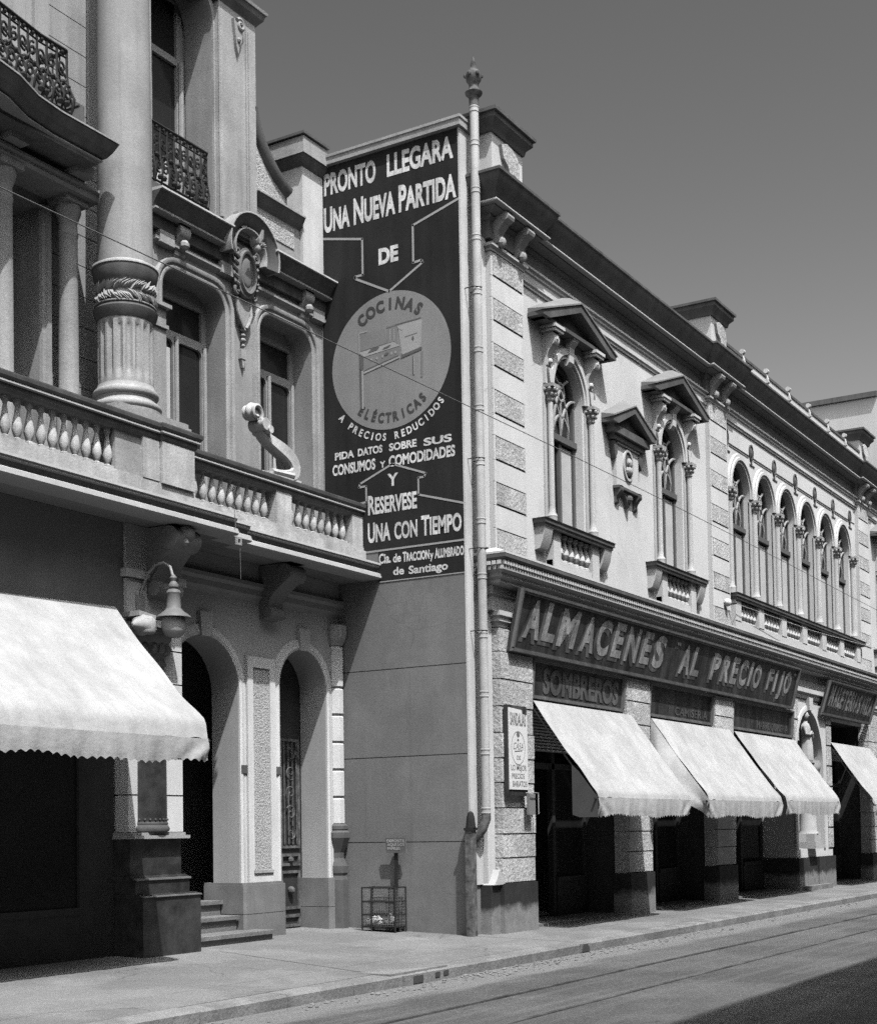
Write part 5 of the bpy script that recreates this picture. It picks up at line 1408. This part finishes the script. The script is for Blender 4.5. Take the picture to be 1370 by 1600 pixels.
m_ = MB(); m_.panel(rect(13.8, 15.29, 10.0, 13.4), [rect(13.95, 14.5, 10.1, 12.3), rect(14.6, 15.15, 10.1, 12.3), rect(13.95, 15.15, 12.4, 13.2)], y, y+.06)
for x in (13.9, 14.55, 15.2): m_.tube([(x, y-.03, 10.05), (x, y-.03, 12.35)], .04, 8)
f = build('french_window', m_, 'ironl', A, smooth=20)
m_ = MB(); m_.box(13.8, 15.29, y+.045, y+.055, 10.0, 13.4); build('pane', m_, 'glass', f)
m_ = MB(); m_.prism([(14.62, 10.1), (15.0, 10.1), (14.98, 10.9), (14.8, 10.7)], 'y', y+.02, y+.035); build('curtain', m_, 'shutter', f)
def railing(mb, x0, x1, yb, z0, z1, belly=0., step=.16, curve=None):
    """wrought iron railing with scrolls; belly bulges the foot towards the street; curve(x) -> plan offset"""
    H = z1-z0; cv = curve or (lambda x: 0.)
    def yy(x, v): return yb+cv(x)-belly*math.exp(-((v-.22)/.2)**2)
    N = 16
    for v, r in ((1., .026), (.9, .012), (.06, .016), (.5, .009)): mb.tube([(x0+(x1-x0)*i/N, yy(x0+(x1-x0)*i/N, v), z0+H*v) for i in range(N+1)], r, 6)
    n = int(round((x1-x0)/step)); w_ = (x1-x0)/n
    for i in range(n+1):
        x = x0+w_*i
        mb.tube([(x, yy(x, v/8), z0+H*v/8) for v in range(9)], .016, 5)
        if i == n: break
        xc = x+w_/2; s_ = 1 if i % 2 else -1
        for vc, R_, a0, tn in ((.72, w_*.46, 1.2, 1.3), (.3, w_*.48, -1.2, -1.4)):
            sp = spiral(xc, 0, R_, .012, a0*s_, tn*s_, 18)
            mb.tube([(p_[0], yy(p_[0], vc), z0+H*vc+p_[1]*1.25) for p_ in sp], .015, 5)
        mb.tube([(x+w_*(.5+.42*math.sin(k*.8)*s_), yy(x, .5+.045*(k-4)), z0+H*(.5+.045*(k-4))) for k in range(9)], .013, 5)
        mb.ball((xc, yy(xc, .5), z0+H*.5), .036, 6); mb.ball((xc+.03*s_, yy(xc, .14), z0+H*.14), .04, 6); mb.ball((xc, yy(xc, .94), z0+H*.95), .028, 6)
m_ = MB(); railing(m_, 13.75, 15.28, YU+.12, 10.14, 10.98, .05, .14); build('iron_railing', m_, 'iron', A)

# scrolled wing wall and end pier against the party wall
m_ = MB()
curve = [(16.1, 11.95), (16.14, 11.8), (16.2, 11.66), (16.3, 11.5), (16.44, 11.34), (16.62, 11.19), (16.85, 11.06), (16.95, 11.02)]
m_.prism([(16.1, 9.95), (17.25, 9.95), (17.25, 10.72), (16.95, 10.8), (16.95, 11.0)]+list(reversed(curve)), 'y', YU, YU+.3)
wg = build('wing_wall', m_, 'stone', A)
m_ = MB(); n = len(curve); vs = []
for i, (x, z) in enumerate(curve):
    a = Vector(curve[max(0, i-1)]); b = Vector(curve[min(n-1, i+1)]); t_ = (b-a).normalized(); nn = Vector((-t_.y, t_.x))
    if nn.x < 0: nn = -nn
    for h, yv in ((-.1, YU), (-.08, YU-.05), (-.02, YU-.10), (.05, YU-.10), (.06, YU+.3), (-.1, YU+.3)): vs.append((x+nn.x*h, yv, z+nn.y*h))
m_.add(vs, [(i*6+j, (i+1)*6+j, (i+1)*6+(j+1) % 6, i*6+(j+1) % 6) for i in range(n-1) for j in range(6)]+[(0, 1, 2, 3, 4, 5), tuple((n-1)*6+j for j in range(5, -1, -1))])
build('scroll_coping', m_, 'dark_shade', wg, smooth=40)
m_ = MB(); m_.panel([(16.14, 10.82), (16.9, 10.82), (16.88, 10.96), (16.6, 11.08), (16.38, 11.26), (16.22, 11.5), (16.14, 11.66)], [], YU-.012, YU); m_.box(16.14, 17.1, YU-.012, YU, 10.22, 10.52); build('pitted_panel', m_, 'stippleF', wg)
m_ = MB(); m_.plan([(16.1, YU), (17.25, YU)], [(-.1, 10.56), (.0, 10.56), (.06, 10.62), (.12, 10.72), (-.1, 10.72)]); build('ledge', m_, 'dark_shade', wg, smooth=0)
m_ = MB(); m_.plan([(16.1, YU), (17.25, YU)], [(-.1, 10.721), (.13, 10.721), (.13, 10.745), (-.1, 10.78)]); m_.box(16.1, 17.2, YU-.02, YU, 10.08, 10.16); build('ledge_top', m_, 'stone', wg, smooth=0)
m_ = MB(); m_.box(17.27, 17.79, YU-.05, 14.4, 9.95, 11.58); ep = build('end_pier', m_, 'white', A)
m_ = MB(); m_.plan([(17.27, 14.4), (17.27, YU-.05), (17.79, YU-.05)], [(-.2, 11.55), (.0, 11.55), (.03, 11.58), (.1, 11.68), (.1, 11.7), (-.2, 11.7)]); build('cap_mould', m_, 'dark_shade', ep, smooth=0)
m_ = MB(); m_.plan([(17.27, 14.4), (17.27, YU-.05), (17.79, YU-.05)], [(-.3, 11.701), (.12, 11.701), (.12, 11.95), (.09, 11.96), (-.3, 11.97)]); m_.box(17.4, 17.79, YU, 14.3, 11.6, 11.97); build('cap', m_, 'stone', ep, smooth=0)
m_ = MB(); m_.plan([(17.27, 14.4), (17.27, YU-.05), (17.79, YU-.05)], [(-.3, 11.971), (.15, 11.971), (.15, 12.01), (-.3, 12.05)]); build('cap_edge', m_, 'zinc', ep, smooth=0)

# left bay with the giant column
CX, CYY = 12.76, 12.0
m_ = MB(); m_.box(12.1, 13.42, 11.55, 12.7, 5.5, 6.46); m_.box(12.2, 13.4, 11.58, 12.6, 6.46, 6.52); build('column_pedestal', m_, 'stone', A)
m_ = MB(); prof = [(.42, 6.46), (.42, 6.56)]
for i in range(9):
    a = -math.pi/2+math.pi*i/8; prof.append((.375+.05*math.cos(a), 6.61+.05*math.sin(a)))
prof += [(.365, 6.67), (.355, 6.7), (.365, 6.72)]
for i in range(9):
    a = -math.pi/2+math.pi*i/8; prof.append((.36+.03*math.cos(a), 6.775+.045*math.sin(a)))
prof += [(.35, 6.83), (.335, 6.88)]
m_.lathe(CX, CYY, prof, 40)
cl = build('giant_column', m_, 'stone', A, smooth=40)
m_ = MB(); nfl = 18; sub = 8; vs = []
prof = [(6.86, .0), (6.94, .0), (7.0, .9), (7.06, 1.), (7.52, 1.), (7.58, .85), (7.63, 0.), (7.72, 0.)]
nn_ = nfl*sub
for z, dp in prof:
    for i in range(nn_):
        a = 2*math.pi*i/nn_; u = (i % sub)/sub
        r = .33-(.04*dp*(1-((u-.5)/.36)**2) if abs(u-.5) < .36 else 0)
        vs.append((CX+r*math.cos(a), CYY+r*math.sin(a), z))
m_.add(vs, [(j*nn_+i, j*nn_+(i+1) % nn_, (j+1)*nn_+(i+1) % nn_, (j+1)*nn_+i) for j in range(len(prof)-1) for i in range(nn_)]+[tuple((len(prof)-1)*nn_+i for i in range(nn_))])
build('fluted_drum', m_, 'stone', cl, smooth=35)
m_ = MB(); m_.lathe(CX, CYY, [(.34, 7.66), (.375, 7.73), (.385, 7.78), (.365, 7.80), (.345, 7.83), (.345, 8.10), (.36, 8.12), (.375, 8.18), (.39, 8.24), (.39, 8.28), (.36, 8.30), (.34, 8.33), (.33, 8.36)], 48)
bd = build('column_band', m_, 'dark_shade', cl, smooth=40)
m_ = MB(); rs = random.Random(11)
for i in range(48):
    a = -math.pi*1.15+math.pi*1.3*i/48
    for k in range(2):
        zc = 7.91+.13*k+rs.uniform(-.02, .02); tl = (1 if k else -1)*rs.uniform(.5, 1.1); L = rs.uniform(.06, .085)
        def lp(u, v, d): return (CX+(.347+d)*math.cos(a+(u*math.cos(tl)-v*math.sin(tl))/.355), CYY+(.347+d)*math.sin(a+(u*math.cos(tl)-v*math.sin(tl))/.355), zc+u*math.sin(tl)+v*math.cos(tl))
        m_.add([lp(-L, 0, .0), lp(-L*.2, -.032, .0), lp(L, 0, .03), lp(-L*.2, .032, .0), lp(-L*.1, 0, .035)], [(0, 1, 4), (1, 2, 4), (2, 3, 4), (3, 0, 4)])
m_.lathe(CX, CYY, [(.35, 7.83), (.368, 7.835), (.368, 7.85), (.35, 7.855)], 48); m_.lathe(CX, CYY, [(.38, 8.282), (.4, 8.29), (.4, 8.315), (.34, 8.35)], 48)
build('leaf_frieze', m_, 'stone', cl, smooth=60)
m_ = MB(); m_.lathe(CX, CYY, [(.335, 8.34), (.33, 8.6), (.325, 9.5), (.315, 11.), (.30, 12.5), (.29, 14.2)], 48); build('shaft', m_, 'stucco', cl, smooth=40)
# bay wall, recessed window, small columns
m_ = MB(); z = 5.5
while z < 13.6:
    m_.box(12.1, 13.25, 12.75, 13.2, z, z+.37); z += .382
m_.box(12.12, 13.2, 12.765, 13.2, 5.5, 13.7)
build('bay_wall', m_, 'stucco', A, smooth=0)
m_ = MB(); m_.box(5, 12.1, 13.9, 14.0, 5.4, 14); m_.box(5, 12.1, 13.2, 13.95, 5.45, 5.55); m_.box(5, 12.1, 12.9, 13.95, 9.4, 9.5); build('bay_inner_wall', m_, 'dark', A)
m_ = MB(); m_.panel([(5, 5.4), (12.11, 5.4), (12.11, 9.4), (5, 9.4)], [rect(10.6, 11.95, 5.6, 8.95), rect(7.2, 10.0, 5.6, 8.95)], 12.6, 13.4); build('bay_front', m_, 'stucco', A, smooth=0)
m_ = MB()
for a, b in ((10.6, 11.95), (7.2, 10.0)):
    m_.panel(rect(a, b, 5.5, 9.0), [rect(a+.3, b-.3, 5.7, 8.2)], 13.3, 13.36)
    for x in (a+.25, b-.25): m_.tube([(x, 13.27, 5.6), (x, 13.27, 8.2)], .04, 8)
f = build('french_window', m_, 'ironl', A, smooth=20)
m_ = MB(); m_.box(5.2, 12.0, 13.37, 13.38, 5.5, 9.0); build('pane', m_, 'glass', f)
m_ = MB(); m_.face_mould([(11.98, 5.6), (11.98, 8.98)], [(-.1, 12.6), (-.1, 12.53), (-.04, 12.53), (-.03, 12.56), (.02, 12.56), (.03, 12.6)]); build('window_surround', m_, 'stone', A)
def small_column(x, y):
    m_ = MB(); m_.lathe(x, y, [(.15, 5.6), (.15, 6.5), (.14, 6.6), (.12, 6.68), (.118, 7.5), (.112, 8.62), (.12, 8.64), (.12, 8.67), (.112, 8.69), (.11, 8.8), (.14, 8.88), (.155, 8.93), (.155, 9.0)], 20)
    m_.box(x-.17, x+.17, y-.17, y+.17, 9.0, 9.08); c_ = build('small_column', m_, 'stone', A, smooth=40)
small_column(12.22, 12.4); small_column(11.12, 12.3); small_column(9.3, 12.3)
m_ = MB(); m_.plan([(5, 12.15), (12.5, 12.15), (12.5, 12.8)], [(-.5, 9.08), (.0, 9.08), (.02, 9.12), (-.5, 9.12)]); m_.plan([(5, 12.15), (12.5, 12.15), (12.5, 12.8)], [(-.5, 9.12), (.0, 9.12), (.0, 9.16), (.04, 9.18), (.04, 9.21), (-.5, 9.24)])
en = build('bay_entablature', m_, 'stone', A, smooth=0)
m_ = MB(); m_.box(5, 12.3, 12.2, 12.9, 9.24, 10.2); build('bay_attic', m_, 'dark_shade', en)
for x in (12.1, 11.1, 9.3):
    m_ = MB(); m_.prism(console_pts(12.2, 9.42, .2, .22), 'x', x-.12, x+.12); m_.box(x-.13, x+.13, 11.98, 12.2, 9.24, 9.36); build('corbel', m_, 'stone', en)
# upper bowed balcony with pot-bellied iron railing
SL = [(5, 11.34), (9.9, 11.34), (10.6, 11.45), (11.0, 11.6), (11.4, 11.65), (12.30, 11.65), (12.30, 12.4)]
m_ = MB(); m_.plan(SL, [(-.6, 9.38), (-.16, 9.38), (-.13, 9.41), (-.10, 9.41), (-.05, 9.48), (-.02, 9.54), (.0, 9.58), (-.6, 9.59)]); m_.box(5, 12.1, 11.8, 12.4, 9.31, 9.58); b2 = build('upper_balcony', m_, 'dark_shade', A, smooth=0)
m_ = MB(); m_.plan(SL, [(-.6, 9.591), (.01, 9.591), (.01, 9.61), (-.6, 9.615)]); m_.plan(SL, [(-.3, 9.35), (-.15, 9.35), (-.13, 9.365), (-.13, 9.379), (-.3, 9.379)]); build('balcony_edge', m_, 'stone', b2, smooth=0)
m_ = MB()
def bow(x): return 0. if x > 11.2 else -.12*min(1, (11.2-x)/.8)-.1*max(0, min(1, (10.4-x)/.8))
railing(m_, 8.4, 11.6, 11.78, 9.63, 10.42, .12, .15, bow)
for v0 in (0,):
    for k in range(5):
        yv = 11.78+.11*k; m_.tube([(11.6+.09*math.exp(-((v/8-.22)/.2)**2), yv, 9.63+.79*v/8) for v in range(9)], .011, 5)
    for k in range(3):
        sp = spiral(0, 0, .09, .01, k, 1.3, 14); m_.tube([(11.64, 11.82+.14*k+p_[0], 9.87+.1*k+p_[1]*1.3) for p_ in sp], .011, 5)
    m_.tube([(11.6, 11.78, 10.42), (11.6, 12.3, 10.42)], .026, 6); m_.tube([(11.69, 11.68, 9.8), (11.69, 12.3, 9.8)], .016, 6)
build('iron_railing', m_, 'iron', b2)
m_ = MB(); m_.box(10.6, 11.0, 12.55, 12.75, 9.5, 13.8); m_.box(11.9, 12.12, 12.6, 12.75, 9.5, 13.8); m_.box(5, 10.6, 12.9, 13.2, 9.5, 13.8); z = 9.55
while z < 13.6: m_.box(11.0, 11.9, 12.65, 12.8, z, z+.37); z += .382
m_.box(11.0, 11.9, 12.66, 12.8, 9.5, 13.8); build('upper_bay_wall', m_, 'stucco', A, smooth=0)
m_ = MB(); m_.box(13.22, 13.75, YU-.12, YU+.3, 10.0, 13.3); m_.box(13.4, 13.8, YU-.2, YU+.1, 10.0, 12.6); m_.box(13.3, 13.72, YU-.26, YU, 10.0, 12.2); build('upper_side_pilaster', m_, 'stone', A)

# ------------------------------------------------------------------ street furniture on the left
t = thing('hanging_lamp', 'hanging street lamp with bell shaped hood and glass globe on a curved arm', 'lamp', (13.05, 12.0, 4.2))
LXc, LYc = 13.07, 11.55
m_ = MB(); m_.tube([(LXc-.1, 12.02, 4.3), (LXc-.08, 11.97, 4.5), (LXc-.06, 11.9, 4.66), (LXc-.04, 11.8, 4.76), (LXc-.02, 11.69, 4.78), (LXc, 11.6, 4.72), (LXc, LYc, 4.58)], .018, 8); m_.box(LXc-.17, LXc-.03, 11.98, 12.03, 4.15, 4.4); build('arm', m_, 'ironl', t, smooth=60)
m_ = MB(); m_.lathe(LXc, LYc, [(.02, 4.62), (.045, 4.58), (.03, 4.54), (.06, 4.5), (.06, 4.47), (.04, 4.45), (.075, 4.43), (.09, 4.4), (.08, 4.37), (.085, 4.22), (.1, 4.2), (.125, 4.175), (.205, 4.115), (.212, 4.1), (.17, 4.1), (.1, 4.12)][::-1], 24); build('hood', m_, 'lampmet', t, smooth=40)
m_ = MB(); m_.lathe(LXc, LYc, [(.0, 3.86), (.05, 3.865), (.11, 3.89), (.14, 3.95), (.148, 4.02), (.14, 4.09), (.11, 4.11)], 24); build('globe', m_, 'lampg', t, smooth=60)
t = thing('floodlight', 'white enamelled horn shaped fitting on the pillar behind the hanging lamp', 'lamp', (12.78, 11.9, 3.9))
m_ = MB(); m_.tube([(12.52, 11.7, 3.97), (12.56, 11.7, 3.975), (12.64, 11.72, 3.985), (12.72, 11.74, 3.99)], [.02, .05, .08, .13], 16); m_.lathe(12.78, 11.76, [(.13, 3.9), (.14, 3.92), (.14, 4.06), (.1, 4.1), (.0, 4.12)], 14); build('horn', m_, 'stone', t, smooth=50)
m_ = MB(); m_.prism([(12.66, 4.1), (12.95, 4.08), (12.95, 4.13), (12.66, 4.16)], 'y', 11.72, 12.0)
for k in range(3): m_.lathe(12.86, 11.74, [(.06, 3.93+.05*k), (.085, 3.95+.05*k), (.06, 3.97+.05*k)], 12)
m_.box(12.7, 12.74, 11.9, 12.0, 3.85, 4.05); build('bracket', m_, 'stone', t)

t = thing('litter_basket', 'iron bar litter basket with a small notice board on a post, against the grey wall', 'litter bin', (17.6, 11.58, .05))
bx0, bx1, by0, by1 = 17.46, 17.75, 11.3, 11.87
m_ = MB()
for z in (.13, .30, .49, .69): m_.tube([(bx0, by0, z), (bx1, by0, z), (bx1, by1, z), (bx0, by1, z)], .011, 6, True)
for x, y in ((bx0, by0), (bx1, by0), (bx1, by1), (bx0, by1), (bx0, (by0+by1)/2-.02+.14), (bx1, (by0+by1)/2)): m_.tube([(x, y, .04), (x, y, .7)], .013, 6)
for k in range(3): m_.tube([(bx0, by0+.12+.16*k, .13), (bx1, by0+.12+.16*k, .13)], .008, 5)
build('basket', m_, 'iron', t)
m_ = MB()
for k in range(1, 14):
    yy = by0+(by1-by0)*k/14
    for x in (bx0, bx1): m_.tube([(x, yy, .12), (x, yy, .69)], .0028, 4)
for k in range(1, 7):
    xx = bx0+(bx1-bx0)*k/7
    for y in (by0, by1): m_.tube([(xx, y, .12), (xx, y, .69)], .0028, 4)
for k in range(1, 13): m_.tube([(bx0, by0, .12+.57*k/13), (bx1, by0, .12+.57*k/13), (bx1, by1, .12+.57*k/13), (bx0, by1, .12+.57*k/13)], .0028, 4, True)
build('wire_mesh', m_, 'lampmet', t)
m_ = MB(); m_.box(bx0+.01, bx1-.01, by0+.01, by1-.01, .115, .125); build('floor', m_, 'iron', t)
m_ = MB(); m_.box(17.72, 17.75, 11.42, 11.47, .05, 1.32); build('post', m_, 'iron', t)
m_ = MB(); m_.prism([(17.69, 1.19), (17.71, 1.19), (17.69, 1.41), (17.67, 1.41)], 'y', 11.24, 11.59); nb_ = build('notice_board', m_, 'lampmet', t)
T = MB(); NP = lambda u, v: (17.687-.02*v/.22, 11.59-u, 1.19+v)
for i, s_ in enumerate(('DEPOSITE', 'AQUI LOS', 'PAPELES')): text_on(T, s_, NP, .03, .33 if i < 2 else .25, .155-.055*i, .04, .01)
build('lettering', T, 'signwht', nb_, smooth=0)
rs = random.Random(5)
def crumple(c, r):
    mb = MB(); mb.ball(c, r, 12)
    mb.v = [(c[0]+(v[0]-c[0])*rs.uniform(.6, 1.3), c[1]+(v[1]-c[1])*rs.uniform(.6, 1.3), c[2]+(v[2]-c[2])*rs.uniform(.5, 1.2)) for v in mb.v]
    return mb
solo('crumpled_paper', crumple((17.57, 11.7, .2), .09), 'paper', 'brightest crumpled white paper lying in the litter basket', 'paper', 'papers in the basket', 0)
solo('crumpled_paper', crumple((17.62, 11.5, .21), .09), 'disc', 'greyish crumpled paper in the litter basket, right of the white one', 'paper', 'papers in the basket', 0)
solo('crumpled_paper', crumple((17.55, 11.81, .18), .055), 'paper', 'small crumpled paper in the leftmost corner of the litter basket', 'paper', 'papers in the basket', 0)

# overhead wires
def wire(pts, r, label, name='overhead_wire'):
    m_ = MB(); P_ = [Vector(p_) for p_ in pts]
    m_.tube(P_, r, 5)
    return solo(name, m_, 'pipe' if 'pale' in label else 'lampmet', label, 'wire')
wire([(x, 6.92, 5.62+.06*math.cos((x-16)*.2)) for x in range(-10, 85, 3)], .0045, 'dark tram wire slanting across the house fronts and the painted advertisement')
wire([(28.3, YF-.15, 6.06), (33, 9.75, 6.02), (40, 9.4, 6.1), (60, 8.5, 6.6)], .006, 'thin pale span wire running right from an insulator beside the six arched windows')
t = thing('insulator', 'small white insulator on an arm at the foot of the rough block pilaster', 'insulator', (28.25, YF-.1, 6.05))
m_ = MB(); m_.tube([(28.05, YF, 6.06), (28.32, YF-.16, 6.06)], .015, 6); build('arm', m_, 'iron', t)
m_ = MB(); m_.ball((28.05, YF-.06, 6.06), .085, 10); build('cup', m_, 'lampw', t)
t = thing('pendant_switch', 'small pale box with a dangling cord under the stone balcony', 'switch box', (14.1, 11.36, 5.0))
m_ = MB(); m_.tube([(14.02, 11.38, 5.6), (14.02, 11.36, 5.32)], .004, 5); m_.tube([(14.1, 11.36, 5.14), (14.11, 11.36, 4.7)], .0035, 5); build('cord', m_, 'lampmet', t)
m_ = MB(); m_.panel(rect(14.02, 14.12, 5.12, 5.22), [rect(14.045, 14.095, 5.145, 5.195)], 11.345, 11.37); build('box', m_, 'stone', t)

# distant house wall over the roof on the right
t = thing('far_house', 'tall blank pale house wall with a shaded eave rising beyond the roof on the right', 'building', (48.5, 16, 0))
m_ = MB(); m_.box(49, 62, 11.4, 30, 0, 16.0); build('wall', m_, 'farwall', t)
m_ = MB(); m_.box(48.85, 62, 12.0, 30, 15.95, 16.12); m_.box(49.3, 62, 11.2, 11.9, 15.9, 16.3); build('eave', m_, 'zinc', t)
